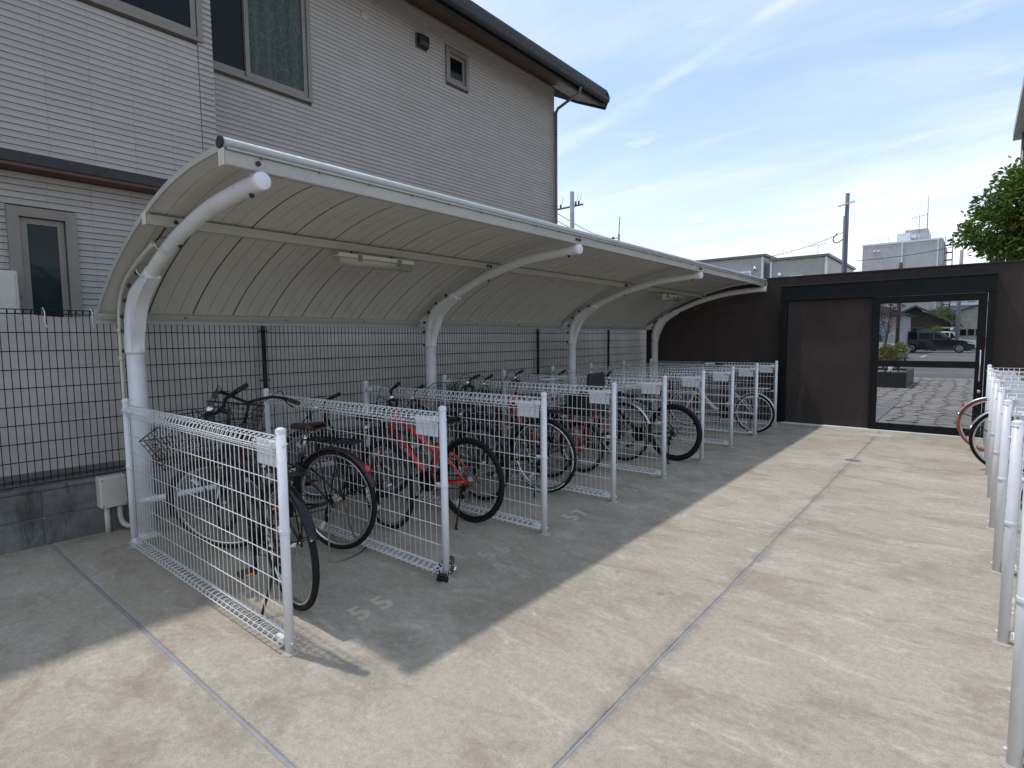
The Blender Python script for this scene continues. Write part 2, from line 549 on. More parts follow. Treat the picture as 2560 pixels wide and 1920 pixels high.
class MB:
    def __init__(s):
        s.v, s.f, s.sm = [], [], []

    def add(s, vs_, fs, smooth=False):
        b = len(s.v)
        s.v += [tuple(p) for p in vs_]
        for f in fs:
            s.f.append(tuple(i + b for i in f))
            s.sm.append(smooth)
        return s

    def box(s, x0, x1, y0, y1, z0, z1):
        return s.add([(x0, y0, z0), (x1, y0, z0), (x1, y1, z0), (x0, y1, z0), (x0, y0, z1), (x1, y0, z1), (x1, y1, z1), (x0, y1, z1)],
                     [(0, 3, 2, 1), (4, 5, 6, 7), (0, 1, 5, 4), (1, 2, 6, 5), (2, 3, 7, 6), (3, 0, 4, 7)])

    def bbox(s, x0, x1, y0, y1, z0, z1, b=.004):
        """box with all edges chamfered"""
        vs_, idx = [], {}
        X, Y, Z = (x0, x1), (y0, y1), (z0, z1)
        sg = lambda i: 1 if i == 0 else -1
        for i in (0, 1):
            for j in (0, 1):
                for k in (0, 1):
                    idx[i, j, k] = len(vs_)
                    vs_ += [(X[i], Y[j] + sg(j) * b, Z[k] + sg(k) * b), (X[i] + sg(i) * b, Y[j], Z[k] + sg(k) * b), (X[i] + sg(i) * b, Y[j] + sg(j) * b, Z[k])]
        I = lambda i, j, k, a: idx[i, j, k] + a
        fs = []
        for i in (0, 1):
            q = [I(i, 0, 0, 0), I(i, 1, 0, 0), I(i, 1, 1, 0), I(i, 0, 1, 0)]
            fs.append(q if i else q[::-1])
            q = [I(0, i, 0, 1), I(0, i, 1, 1), I(1, i, 1, 1), I(1, i, 0, 1)]
            fs.append(q if i else q[::-1])
            q = [I(0, 0, i, 2), I(1, 0, i, 2), I(1, 1, i, 2), I(0, 1, i, 2)]
            fs.append(q if i else q[::-1])
        for i in (0, 1):
            for j in (0, 1):
                fl = (i + j) % 2
                for q in ([I(i, j, 0, 0), I(i, j, 0, 1), I(i, j, 1, 1), I(i, j, 1, 0)],
                          [I(i, 0, j, 0), I(i, 1, j, 0), I(i, 1, j, 2), I(i, 0, j, 2)],
                          [I(0, i, j, 2), I(1, i, j, 2), I(1, i, j, 1), I(0, i, j, 1)]):
                    fs.append(q)
                for k in (0, 1):
                    pass
        for i in (0, 1):
            for j in (0, 1):
                for k in (0, 1):
                    fs.append([I(i, j, k, 0), I(i, j, k, 1), I(i, j, k, 2)])
        return s.add(vs_, fs)

    def obox(s, c, ax, ay, az):
        c, ax, ay, az = Vector(c), Vector(ax), Vector(ay), Vector(az)
        vs_ = [c + i * ax + j * ay + k * az for k in (-1, 1) for j in (-1, 1) for i in (-1, 1)]
        return s.add(vs_, [(0, 2, 3, 1), (4, 5, 7, 6), (0, 1, 5, 4), (1, 3, 7, 5), (3, 2, 6, 7), (2, 0, 4, 6)])

    def tube(s, pts, r, n=8, closed=False, caps=True):
        P = [Vector(p) for p in pts]
        N = len(P)
        rr = r if isinstance(r, (list, tuple)) else [r] * N
        u = None
        vs_, fs = [], []
        for i, p in enumerate(P):
            if closed:
                d = (P[(i + 1) % N] - P[i - 1])
            else:
                d = P[min(i + 1, N - 1)] - P[max(i - 1, 0)]
            d = d.normalized() if d.length > 1e-9 else Vector((0, 0, 1))
            if u is None:
                u, w = perp(d)
            else:
                u = (u - d * u.dot(d)).normalized()
                w = d.cross(u)
            for k in range(n):
                a = 2 * math.pi * (k + .5) / n
                vs_.append(p + rr[i] * (math.cos(a) * u + math.sin(a) * w))
        M = N if closed else N - 1
        for i in range(M):
            a, b = i * n, ((i + 1) % N) * n
            for k in range(n):
                k2 = (k + 1) % n
                fs.append((a + k, a + k2, b + k2, b + k))
        s.add(vs_, fs, n > 4)
        if caps and not closed:
            b = len(s.v) - len(vs_)
            s.f += [tuple(b + k for k in range(n))[::-1], tuple(b + (N - 1) * n + k for k in range(n))]
            s.sm += [False, False]
        return s

    def prism(s, poly, a, b, axis='y'):
        """polygon in the two other axes (x,z / x,y / y,z) pushed from a to b"""
        n = len(poly)
        if axis == 'y':
            f = lambda p, t: (p[0], t, p[1])
        elif axis == 'z':
            f = lambda p, t: (p[0], p[1], t)
        else:
            f = lambda p, t: (t, p[0], p[1])
        vs_ = [f(p, a) for p in poly] + [f(p, b) for p in poly]
        fs = [tuple(range(n))[::-1], tuple(range(n, 2 * n))]
        fs += [(i, (i + 1) % n, n + (i + 1) % n, n + i) for i in range(n)]
        return s.add(vs_, fs)

    def lathe(s, prof, c=(0, 0, 0), n=16, axis='z'):
        vs_, fs = [], []
        c = Vector(c)
        for (r, h) in prof:
            for k in range(n):
                a = 2 * math.pi * k / n
                x, y = r * math.cos(a), r * math.sin(a)
                p = {'z': (x, y, h), 'y': (x, h, y), 'x': (h, x, y)}[axis]
                vs_.append(c + Vector(p))
        for i in range(len(prof) - 1):
            for k in range(n):
                k2 = (k + 1) % n
                fs.append((i * n + k, i * n + k2, (i + 1) * n + k2, (i + 1) * n + k))
        s.add(vs_, fs, True)
        b = len(s.v) - len(vs_)
        for ring in (0, len(prof) - 1):
            if prof[ring][0] > 1e-5:
                s.f.append(tuple(b + ring * n + k for k in range(n)))
                s.sm.append(False)
        return s

    def xf(s, fn, start=0):
        for i in range(start, len(s.v)):
            s.v[i] = tuple(fn(Vector(s.v[i])))
        return s

    def mesh(s, name, mat):
        me = bpy.data.meshes.new(name)
        me.from_pydata(s.v, [], s.f)
        me.polygons.foreach_set('use_smooth', s.sm)
        me.materials.append(MATS[mat])
        me.update()
        return me

    def build(s, name, mat, parent=None, kind=None):
        return inst(name, s.mesh(name, mat), parent, kind=kind)


def inst(name, me, parent=None, loc=None, rot=None, kind=None):
    o = bpy.data.objects.new(name, me)
    C.objects.link(o)
    l = Vector(loc) if loc is not None else Vector((0, 0, 0))
    if parent:
        o.parent = parent
        o.location = l - OFF.get(parent.name, Vector((0, 0, 0)))
        OFF[o.name] = l
    else:
        o.location = l
        OFF[o.name] = l
    if rot:
        o.rotation_euler = rot
    if kind:
        o['kind'] = kind
    return o


def tag(o, label, cat, group=None):
    o['label'] = label
    o['category'] = cat
    if group:
        o['group'] = group
    return o


def thing(name, label, cat, loc=(0, 0, 0), rotz=0., group=None, local=False):
    """an Empty at the thing's base; its children are given in world coordinates unless local"""
    o = bpy.data.objects.new(name, None)
    C.objects.link(o)
    o.empty_display_size = .1
    o.location = loc
    o.rotation_euler = (0, 0, rotz)
    OFF[o.name] = Vector((0, 0, 0)) if local else Vector(loc)
    return tag(o, label, cat, group)


def structure(name, mb, mat):
    o = mb.build(name, mat)
    o['kind'] = 'structure'
    return o


def rotmat(axis, ang):
    return Matrix.Rotation(ang, 3, Vector(axis))


def recalc(me):
    import bmesh
    bm = bmesh.new()
    bm.from_mesh(me)
    bmesh.ops.recalc_face_normals(bm, faces=bm.faces)
    bm.to_mesh(me)
    bm.free()


def text_mesh(txt, size, depth, mat, thick=0.):
    cu = bpy.data.curves.new('digit', 'FONT')
    cu.body = txt
    cu.size = size
    cu.extrude = depth
    cu.offset = thick
    cu.align_x = 'CENTER'
    cu.align_y = 'CENTER'
    cu.resolution_u = 4
    o = bpy.data.objects.new('tmp', cu)
    C.objects.link(o)
    me = bpy.data.meshes.new_from_object(o.evaluated_get(bpy.context.evaluated_depsgraph_get()))
    bpy.data.objects.remove(o, do_unlink=True)
    me.materials.clear()
    me.materials.append(MATS[mat])
    return me

# ================================================================== ground
g = MB()
g.box(-900, 900, -900, 1500, -.5, -.13)
structure('ground', g, 'soil')

pv = MB()
pv.box(-5.09, 6, -6, 10.2, -.125, -.02)
pav = structure('pavement', pv, 'soil')
ys = [-6, -2.6, .895, 4.462, 7.42, 10.19]
jw = {-2.6: .010, .895: .010, 4.462: .0045, 7.42: .0045}
xs = [(-5.088, -1.030), (-1.030, 1.9), (1.9, 5.9)]
for xi, (xa, xb) in enumerate(xs):
    a = xa + (.0075 if xi == 1 else (.004 if xi == 2 else 0))
    b = xb - (.0075 if xi == 0 else (.004 if xi == 1 else 0))
    for ya, yb in zip(ys[:-1], ys[1:]):
        m = MB()
        m.bbox(a, b, ya + jw.get(ya, .003), yb - jw.get(yb, .003), -.019, 0, .0035)
        m.build('concrete_slab', 'concrete', pav)


def sealant_strip(pts_w, name='joint_sealant'):
    pass


def strip(x0, x1, y0, y1, along, seed):
    """soft, slightly wavy sealant bead pressed into a joint"""
    rnd = random.Random(seed)
    m = MB()
    L = (y1 - y0) if along == 'y' else (x1 - x0)
    n = int(L / .09)
    vs_, fs = [], []
    for i in range(n + 1):
        t = i / n
        h = -.0022 + rnd.uniform(-.0008, .0008)
        e = -.0055
        sh_ = rnd.uniform(-.0016, .0016) + .0015 * math.sin(i * .31 + seed)
        for k, (s_, hh) in enumerate(((-1, e), (-.6, h), (.6, h), (1, e))):
            if along == 'y':
                w = (x1 - x0) / 2
                vs_.append(((x0 + x1) / 2 + s_ * w * (.8 if abs(s_) < 1 else 1) + sh_ * (abs(s_) < 1), y0 + t * L, hh))
            else:
                w = (y1 - y0) / 2
                vs_.append((x0 + t * L, (y0 + y1) / 2 + s_ * w * (.8 if abs(s_) < 1 else 1) + sh_ * (abs(s_) < 1) * min(1, w / .009), hh))
    for i in range(n):
        for k in range(3):
            fs.append((i * 4 + k, i * 4 + k + 1, i * 4 + 5 + k, i * 4 + 4 + k))
    m.add(vs_, fs, True)
    return m.build('joint_sealant', 'sealant', pav)


strip(-1.0378, -1.0222, -6, 10.18, 'y', 1)
strip(-5.08, -1.041, .8845, .9055, 'x', 2)
strip(-1.02, 1.88, .8845, .9055, 'x', 3)
for yy in (4.462, 7.42):
    strip(-5.08, -1.041, yy - .0047, yy + .0047, 'x', 4)
    strip(-1.02, 1.88, yy - .0047, yy + .0047, 'x', 5)

# drain cover on the joint crossing and a square inspection lid by the gate
dr = thing('drain_cover', 'round ribbed grey drain cover on the crossing of two concrete joints', 'drain cover', (-1.02, 7.40, 0))
MB().lathe([(.105, -.004), (.105, .004), (.098, .006), (.090, .006)], (-1.02, 7.40, 0), 28).build('rim', 'drain_grey', dr)
m = MB()
m.lathe([(.0895, .001), (.0895, .0048)], (-1.02, 7.40, 0), 28)
for i in range(9):
    y = -.072 + i * .018
    w = math.sqrt(.088 ** 2 - y * y)
    m.box(-1.02 - w, -1.02 + w, 7.40 + y - .005, 7.40 + y + .005, .003, .006)
m.build('lid', 'drain_grey', dr)
iv = thing('inspection_lid', 'square pale grey inspection lid let into the concrete before the gate', 'inspection lid', (-1.0, 9.52, 0))
MB().bbox(-1.13, -.86, 9.40, 9.66, -.01, .004, .002).build('lid', 'drain_grey', iv)
MB().box(-1.15, -1.132, 9.38, 9.68, -.01, .005).box(-.858, -.84, 9.38, 9.68, -.01, .005).box(-1.13, -.86, 9.38, 9.398, -.01, .005).box(-1.13, -.86, 9.662, 9.68, -.01, .005).build('frame', 'drain_grey', iv)

# ground beyond the gate: stone paving, then the car park
sp_ = MB()
sp_.box(-6, .55, 10.45, 23.5, -.12, -.014)
stone_paving = structure('stone_paving', sp_, 'paving_joint')
rnd = random.Random(11)
NX, NY = 12, 40
px_ = [[None] * (NY + 1) for _ in range(NX + 1)]
for i in range(NX + 1):
    for j in range(NY + 1):
        jx = rnd.uniform(-.09, .09) if 0 < i < NX else 0
        jy = rnd.uniform(-.09, .09) if 0 < j < NY else 0
        px_[i][j] = (-3.1 + i * .30 + jx, 10.62 + j * .32 + jy)
for i in range(NX):
    for j in range(NY):
        q = [px_[i][j], px_[i + 1][j], px_[i + 1][j + 1], px_[i][j + 1]]
        cx = sum(p[0] for p in q) / 4
        cy = sum(p[1] for p in q) / 4
        if -1.42 < cx < -1.18 and cy < 15.2:
            continue
        g_ = .011
        poly = []
        for k in range(4):
            a, b = q[k], q[(k + 1) % 4]
            for t in (.22, .78):
                x, y = a[0] + (b[0] - a[0]) * t, a[1] + (b[1] - a[1]) * t
                d = math.hypot(x - cx, y - cy)
                f_ = (d - g_) / d
                poly.append((cx + (x - cx) * f_, cy + (y - cy) * f_))
        m = MB()
        m.prism(poly, -.014, rnd.uniform(-.003, .004), 'z')
        m.build('paving_stone', 'stone%d' % rnd.randrange(4), stone_paving)
# smooth dark kerb band running through the paving
m = MB()
m.bbox(-1.40, -1.19, 10.5, 15.1, -.014, .012, .004)
m.build('band_stone', 'curb_grey', stone_paving)

pk = MB()
pk.box(-70, 60, 23.5, 130, -.12, -.004)
lot = structure('parking_lot', pk, 'asphalt')
for x in (-8.2, -5.4, -2.55, .3, 3.1):
    MB().box(x - .06, x + .06, 44.0, 48.4, -.002, .001).build('bay_line', 'line_paint', lot)
MB().box(-14, -3.2, 52.2, 52.34, -.002, .001).build('bay_line', 'line_paint', lot)

# ================================================================== block wall, mesh fence, privacy sheet
bw = thing('block_wall', 'low grey concrete block wall with dark stains under the black fence', 'wall', (-5.17, 4, 0))
MB().box(-5.225, -5.105, -6, 13.0, -.1, .40).build('mortar_core', 'curb_grey', bw)
blk = {}
for row, (z0, z1) in enumerate(((-.012, .190), (.200, .392))):
    y = -6 + (0.0 if row else .2)
    y = .872 - .40 * 17 + (0 if row == 0 else .0)
    while y < 12.9:
        a, b = max(y + .005, -6), min(y + .395, 12.99)
        if b - a > .05:
            m = MB()
            m.bbox(-5.238, -5.092, a, b, z0, z1, .006)
            m.build('block', 'block', bw)
        y += .40
y = -6.
while y < 12.9:
    m = MB()
    m.bbox(-5.243, -5.085, y + .003, min(y + .597, 12.98), .394, .424, .005)
    m.build('coping_block', 'block', bw)
    y += .6

mf = thing('mesh_fence', 'black welded wire mesh fence on the low block wall behind the shelter', 'fence', (-5.17, 4, .42))
for y in (-1.72, .42, 2.56, 4.70, 6.84, 8.98, 11.12):
    m = MB()
    m.tube([(-5.135, y, .40), (-5.135, y, 1.70)], .020, 12)
    m.lathe([(.0225, 1.69), (.0225, 1.705), (.012, 1.715), (.0, 1.717)], (-5.135, y, 0), 12)
    p_ = m.build('post', 'black_wire', mf)
    for z in (.62, 1.08, 1.54):
        MB().tube([(-5.135, y - .045, z), (-5.115, y - .022, z), (-5.112, y, z), (-5.115, y + .022, z), (-5.135, y + .045, z)], .006, 6).build('clamp', 'black_wire', p_)
zs = [.475 + .131 * i for i in range(10)]
hm = MB()
hm.tube([(0, 0, 0), (0, 11.9, 0)], .0034, 6)
hme = hm.mesh('wire', 'black_wire')
for z in zs:
    inst('wire', hme, mf, (-5.163, -.03, z))
for dy, dz in ((.028, .0), (.028, .03)):
    inst('wire', hme, mf, (-5.163 + dy, -.03, zs[-1] + dz))
    inst('wire', hme, mf, (-5.163 + dy, -.03, zs[0] - dz - .006))
vm = MB()
vm.tube([(0, 0, zs[0] - .03), (0, 0, zs[-1] + .005), (.012, 0, zs[-1] + .032), (.03, 0, zs[-1] + .03), (.034, 0, zs[-1] + .004)], .0029, 5)
vme = vm.mesh('wire', 'black_wire')
y = 0.0
nv = 0
while y < 11.9:
    inst('wire', vme, mf, (-5.1675, y, 0))
    y += .0428
    nv += 1

ps = thing('privacy_sheet', 'off white crinkled privacy sheet hung behind the black mesh fence', 'sheet', (-5.20, 4, .45))
NYs, NZs = 240, 14
vs_, fs = [], []
rs = random.Random(5)
for i in range(NYs + 1):
    for j in range(NZs + 1):
        y = -1.7 + i * 14.2 / NYs
        t = j / NZs
        z = .50 + t * 1.155 + .012 * math.sin(y * 2.1) * (1 - t)
        sag = .018 * math.sin(y * math.pi / .45) * t * t
        x = -5.215 - .012 * math.sin(y * 5.1 + 3 * t) - .010 * math.sin(y * 1.7) - .012 * math.sin(9 * t + y * 1.3) - rs.uniform(0, .004)
        vs_.append((x, y, z - abs(sag)))
for i in range(NYs):
    for j in range(NZs):
        a = i * (NZs + 1) + j
        fs.append((a, a + NZs + 1, a + NZs + 2, a + 1))
MB().add(vs_, fs, True).build('sheet', 'privacy_sheet', ps)
for y in (.96, 1.24, 2.35, 3.5, 4.6):
    m = MB()
    m.tube([(-5.19, y, 1.63), (-5.15, y + .004, 1.70), (-5.12, y + .008, 1.67), (-5.15, y + .01, 1.60), (-5.14, y + .02, 1.56)], .0035, 5)
    m.build('tie', 'white_wire', ps)

# ================================================================== neighbouring house
HX, LX, BX = -6.2, -5.75, -5.95      # recessed upper wall, projecting upper wall, ground floor wall
hs = thing('house', 'two storey house clad in pale grey ribbed siding with dark roof', 'house', (-8, 4, 0))
MB().box(-12, HX - .05, 2.3, 8.80, -.1, 6.30).build('wall', 'siding', hs)
MB().box(-12, LX - .05, -6, 2.49, 2.93, 6.30).build('wall', 'siding', hs)
MB().box(-12, BX - .05, -6, 2.49, -.1, 2.835).build('wall', 'siding', hs)
PITCH, TILE = .0521, .30


def courses(X, y0, y1, z0, z1, holes, seed):
    rnd = random.Random(seed)
    z = math.floor(z0 / PITCH) * PITCH
    while z < z1:
        za, zb = z, z + PITCH
        if za >= z0 - .02 and zb <= z1 + .02:
            jit = rnd.uniform(-.006, .006)
            cuts = [y0]
            k = math.ceil((y0 + .02) / TILE)
            while k * TILE + jit < y1 - .02:
                cuts.append(k * TILE + jit)
                k += 1
            cuts.append(y1)
            segs = []
            for a, b in zip(cuts[:-1], cuts[1:]):
                parts = [(a + .0007, b - .0007)]
                for (ha, hb, hz0, hz1) in holes:
                    if zb > hz0 + .01 and za < hz1 - .01:
                        np_ = []
                        for (p, q) in parts:
                            if q <= ha or p >= hb:
                                np_.append((p, q))
                            else:
                                if p < ha:
                                    np_.append((p, ha))
                                if q > hb:
                                    np_.append((hb, q))
                        parts = np_
                segs += [s_ for s_ in parts if s_[1] - s_[0] > .004]
            runs = []
            for s_ in segs:
                if runs and s_[0] - runs[-1][-1][1] < .01:
                    runs[-1].append(s_)
                else:
                    runs.append([s_])
            for run in runs:
                m = MB()
                for (a, b) in run:
                    prof = [(X - .052, z + .002), (X - .007, z + .002), (X, z + .0045), (X, z + .0355), (X - .004, z + .0365), (X - .004, z + .0380), (X - .001, z + .0390), (X - .001, z + .0485), (X - .007, z + .0505), (X - .052, z + .0505)]
                    m.prism(prof, a, b, 'y')
                m.build('siding_course', 'siding', hs)
        z += PITCH


WL = (.55, 2.405, 4.25, 5.55)
WR = (2.30, 3.807, 4.255, 5.50)
WS = (6.02, 6.50, 5.245, 5.755)
WG = (.93, 1.378, 1.20, 2.54)
courses(LX, -1.0, 2.36, 2.92, 6.05, [WL], 1)
courses(HX, 2.46, 8.80, 2.2, 6.06, [WR, WS], 2)
courses(BX, -1.0, 2.49, 1.35, 2.83, [WG], 3)
# outside corner pieces of the projecting wall
z = math.floor(2.92 / PITCH) * PITCH
while z < 6.0:
    m = MB()
    m.prism([(LX - .30, z + .004), (LX + .001, z + .004), (LX + .006, z + .010), (LX + .006, z + .035), (LX, z + .038), (LX + .004, z + .041), (LX + .004, z + .048), (LX - .004, z + .0515), (LX - .30, z + .0515)], 2.365, 2.495, 'y')
    m.build('corner_piece', 'siding', hs)
    z += PITCH


def window(X, w, nsash, mats_, label=None, rec=.030, fr=.045):
    y0, y1, z0, z1 = w
    fo = MB()
    P_ = .028
    fo.box(X - .05, X + P_, y0, y0 + fr, z0, z1).box(X - .05, X + P_, y1 - fr, y1, z0, z1)
    fo.box(X - .05, X + P_ - .003, y0 + fr, y1 - fr, z0, z0 + fr * .8).box(X - .05, X + P_ - .003, y0 + fr, y1 - fr, z1 - fr, z1)
    wo_ = fo.build('window', 'sash', hs)
    if label:
        wo_['label'] = label
    a, b = y0 + fr, y1 - fr
    n = nsash
    for k in range(n):
        sa = a + (b - a) * k / n - (.02 if k else -.006)
        sb = a + (b - a) * (k + 1) / n + (.02 if k < n - 1 else -.006)
        xs_ = X - .022 + (.020 if k % 2 else .0)
        s_ = .045
        zz0, zz1 = z0 + fr * .8 + .008, z1 - fr - .006
        m = MB()
        m.box(xs_ - .012, xs_ + .014, sa, sa + s_, zz0, zz1).box(xs_ - .012, xs_ + .014, sb - s_, sb, zz0, zz1)
        m.box(xs_ - .012, xs_ + .012, sa + s_, sb - s_, zz0, zz0 + s_ * 1.2).box(xs_ - .012, xs_ + .012, sa + s_, sb - s_, zz1 - s_, zz1)
        m.build('sash', 'sash', wo_)
        MB().box(xs_ - .006, xs_ + .002, sa + s_, sb - s_, zz0 + s_ * 1.2, zz1 - s_).build('pane', mats_[k % len(mats_)], wo_)
    return wo_


window(LX, WL, 2, ['dark_glass', 'dark_glass'])
window(HX, WR, 2, ['dark_glass', 'lace_glass'])
window(HX, WS, 1, ['dark_glass'], fr=.06)
window(BX, WG, 1, ['green_glass'], fr=.075)
# overhang band between the storeys
MB().box(-6.3, LX + .012, -6, 2.50, 2.842, 2.925).build('drip_band', 'dark_trim', hs)
MB().box(-6.3, LX - .004, -6, 2.496, 2.815, 2.841).build('soffit', 'soffit_brown', hs)
# roof, sloped soffit, fascia, gutter
m = MB()
m.prism([(-5.62, 5.98), (-9.9, 8.10), (-9.9, 8.25), (-5.60, 6.10)], -6.5, 9.70, 'y')
rf = m.build('roof', 'roof_dark', hs)
for i in range(34):
    x = -5.72 - i * .125
    z = 6.10 + (-5.60 - x) * .5 + .002
    m = MB()
    m.prism([(x, z - .06), (x + .11, z - .06 - .05), (x + .112, z - .02), (x, z + .012)], -6.52, 9.72, 'y')
    m.build('tile_row', 'roof_dark', rf)
m = MB()
m.prism([(-6.24, 6.095), (-5.66, 5.835), (-5.66, 5.86), (-6.24, 6.12)], -6.4, 9.62, 'y')
m.build('soffit', 'soffit_brown', hs)
MB().box(-5.659, -5.63, -6.45, 9.66, 5.83, 6.03).build('fascia', 'dark_trim', hs)
gut = MB()
pr = [(-5.628, 5.97)] + [(-5.575 + .053 * math.cos(a), 5.955 + .085 * math.sin(a)) for a in [R(180 + 20 * k) for k in range(10)]] + [(-5.518, 5.97), (-5.524, 5.97)] + [(-5.575 + .048 * math.cos(a), 5.957 + .079 * math.sin(a)) for a in [R(360 - 20 * k) for k in range(10)]]
gut.prism(pr, -6.5, 9.66, 'y')
gut.build('gutter', 'dark_trim', hs)
m = MB()
m.prism([(-5.60, 6.112), (-5.56, 6.0), (-5.66, 5.80), (-6.3, 6.09), (-9.9, 7.95), (-9.9, 8.262)], 9.70, 9.735, 'y')
m.build('verge_board', 'dark_trim', hs)
m = MB()
m.tube([(-5.575, 8.72, 5.89), (-5.60, 8.74, 5.80), (-6.10, 8.78, 5.66), (-6.15, 8.785, 5.60)], .026, 10)
m.tube([(-6.155, 8.785, 5.62), (-6.155, 8.785, .1)], .029, 10)
m.build('downpipe', 'downpipe', hs)
for z in (1.2, 3.9, 5.2):
    MB().tube([(-6.155, 8.785, z), (-6.155, 8.785, z + .025)], .034, 10).build('pipe_clip', 'downpipe', hs)
# hooded wall vent and a small round blanking cap
m = MB()
m.prism([(HX + .002, 5.53), (HX + .075, 5.545), (HX + .085, 5.60), (HX + .080, 5.69), (HX + .002, 5.71)], 5.47, 5.64, 'y')
m.build('vent_hood', 'dark_trim', hs)
MB().box(HX - .01, HX + .010, 5.45, 5.66, 5.515, 5.725).build('vent_plate', 'downpipe', hs)
MB().lathe([(.062, -.02), (.062, .010), (.050, .020), (0, .024)], (HX, 4.60, 5.575), 22, 'x').build('round_cap', 'siding', hs)

ub = thing('meter_box', 'pale beige utility meter box on the ground floor wall beside the narrow window', 'utility box', (BX, .83, 1.5))
MB().bbox(BX, BX + .12, .70, .955, 1.55, 2.015, .008).build('box', 'beige_box', ub)
MB().bbox(BX + .1205, BX + .128, .72, .935, 1.58, 1.99, .003).build('door', 'beige_box', ub)
MB().box(BX + .01, BX + .06, .957, .985, 1.82, 1.87).build('latch', 'grey_plastic', ub)

# ================================================================== gate wall and sliding gate
wl_ = thing('boundary_wall', 'tall dark brown stucco wall closing off the far end of the yard', 'wall', (-2, 10.3, 0))
for i, (a, b, c_, d) in enumerate(((-4.985, -1.22, -.1, 2.41), (.13, 4.2, -.1, 2.41), (-1.2195, .1295, 2.03, 2.41))):
    MB().box(a, b, 10.19, 10.40, c_, d).build('wall_panel', 'brown_stucco', wl_)
MB().box(-5.0, 4.2, 10.175, 10.415, 2.411, 2.432).build('coping', 'brown_stucco', wl_)
sg_ = thing('sliding_gate', 'black framed sliding gate with a brown infill panel and perforated mesh leaf', 'gate', (-1.1, 10.1, 0))
MB().bbox(-2.495, .20, 10.02, 10.188, 2.02, 2.25, .004).build('header', 'gate_black', sg_)
MB().bbox(-2.51, .215, 10.005, 10.188, 2.251, 2.266, .003).build('header_cap', 'gate_black', sg_)
MB().bbox(-2.495, -2.40, 10.03, 10.188, 0.012, 2.019, .004).build('jamb', 'gate_black', sg_)
MB().bbox(.125, .20, 10.03, 10.188, 0.012, 2.019, .004).build('jamb', 'gate_black', sg_)
MB().box(.1235, .1245, 10.06, 10.10, .02, 2.0).build('strike_edge', 'alu', sg_)
MB().box(-2.399, -1.21, 10.095, 10.187, .012, 2.018).build('infill_panel', 'brown_stucco', sg_)
MB().bbox(-2.45, .20, 9.985, 10.18, -.01, .010, .003).build('floor_rail', 'line_paint', sg_)
lf = MB()
lf.box(-1.209, -1.11, 10.052, 10.092, .014, 2.012).box(.022, .118, 10.052, 10.092, .014, 2.012)
lf.box(-1.11, .022, 10.053, 10.091, .014, .118).box(-1.11, .022, 10.053, 10.091, 1.914, 2.011).box(-1.11, .022, 10.053, 10.091, .973, 1.068)
leaf = lf.build('gate_leaf', 'gate_black', sg_)
for (z0, z1) in ((.119, .972), (1.069, 1.913)):
    m = MB()
    p, w = .0125, .0009
    x0, x1 = -1.109, .021
    Wd, Hd = x1 - x0, z1 - z0
    k = .55
    for sgn in (1, -1):
        c0 = -Hd / k - .1
        while c0 < Wd + .1 + Hd / k:
            # line x = c0 + sgn * z / k
            pts = []
            za, zb = 0., Hd
            xa, xb = c0 + sgn * za / k, c0 + sgn * zb / k
            if xa > xb:
                xa, xb, za, zb = xb, xa, zb, za
            if xb > 0 and xa < Wd:
                if xa < 0:
                    za += (0 - xa) * (zb - za) / (xb - xa)
                    xa = 0
                if xb > Wd:
                    zb = za + (Wd - xa) * (zb - za) / (xb - xa)
                    xb = Wd
                if abs(xb - xa) > .004:
                    y = 10.072 + .0012 * sgn
                    d = Vector((xb - xa, 0, zb - za)).normalized()
                    n_ = Vector((-d.z, 0, d.x)) * w
                    A, B = Vector((x0 + xa, y, z0 + za)), Vector((x0 + xb, y, z0 + zb))
                    hy = Vector((0, .0009, 0))
                    m.add([A - n_ - hy, A + n_ - hy, B + n_ - hy, B - n_ - hy, A - n_ + hy, A + n_ + hy, B + n_ + hy, B - n_ + hy],
                          [(0, 1, 2, 3), (7, 6, 5, 4), (0, 3, 7, 4), (1, 5, 6, 2)])
            c0 += p / k * 1.0
    m.build('mesh_panel', 'gate_mesh', leaf, kind='stuff')
m = MB()
m.tube([(.074, 10.048, .80), (.074, 10.015, .80), (.074, 10.005, .815), (.074, 10.005, 1.21), (.074, 10.015, 1.225), (.074, 10.048, 1.225)], .011, 10)
m.build('handle', 'steel', leaf)
MB().lathe([(.024, 0), (.024, -.012), (.016, -.018), (0, -.018)], (.078, 10.051, .655), 16, 'y').build('lock_cylinder', 'steel', leaf)

# ================================================================== bicycle shelter
PROF = [(-2.775, 2.372), (-2.95, 2.372), (-3.15, 2.362), (-3.35, 2.340), (-3.60, 2.293), (-3.88, 2.214), (-4.15, 2.115), (-4.40, 2.005), (-4.62, 1.885), (-4.80, 1.765), (-4.925, 1.668)]


def smooth_path(pts, n=3):
    P = [Vector(p) for p in pts]
    out = []
    for i in range(len(P) - 1):
        p0, p1, p2, p3 = P[max(i - 1, 0)], P[i], P[i + 1], P[min(i + 2, len(P) - 1)]
        for k in range(n):
            t = k / n
            out.append(.5 * ((2 * p1) + (p2 - p0) * t + (2 * p0 - 5 * p1 + 4 * p2 - p3) * t * t + (3 * p1 - p0 - 3 * p2 + p3) * t ** 3))
    out.append(P[-1])
    return out


prof = [(p.x, p.z) for p in smooth_path([(a, 0, b) for a, b in PROF], 2)]
sh = thing('bicycle_shelter', 'white cantilever bicycle shelter with a curved ribbed metal roof', 'shelter', (-4.0, 5.7, 0))
Y0, PW, NP = 1.24, .3184, 28
Y1 = Y0 + PW * NP
pan = MB()
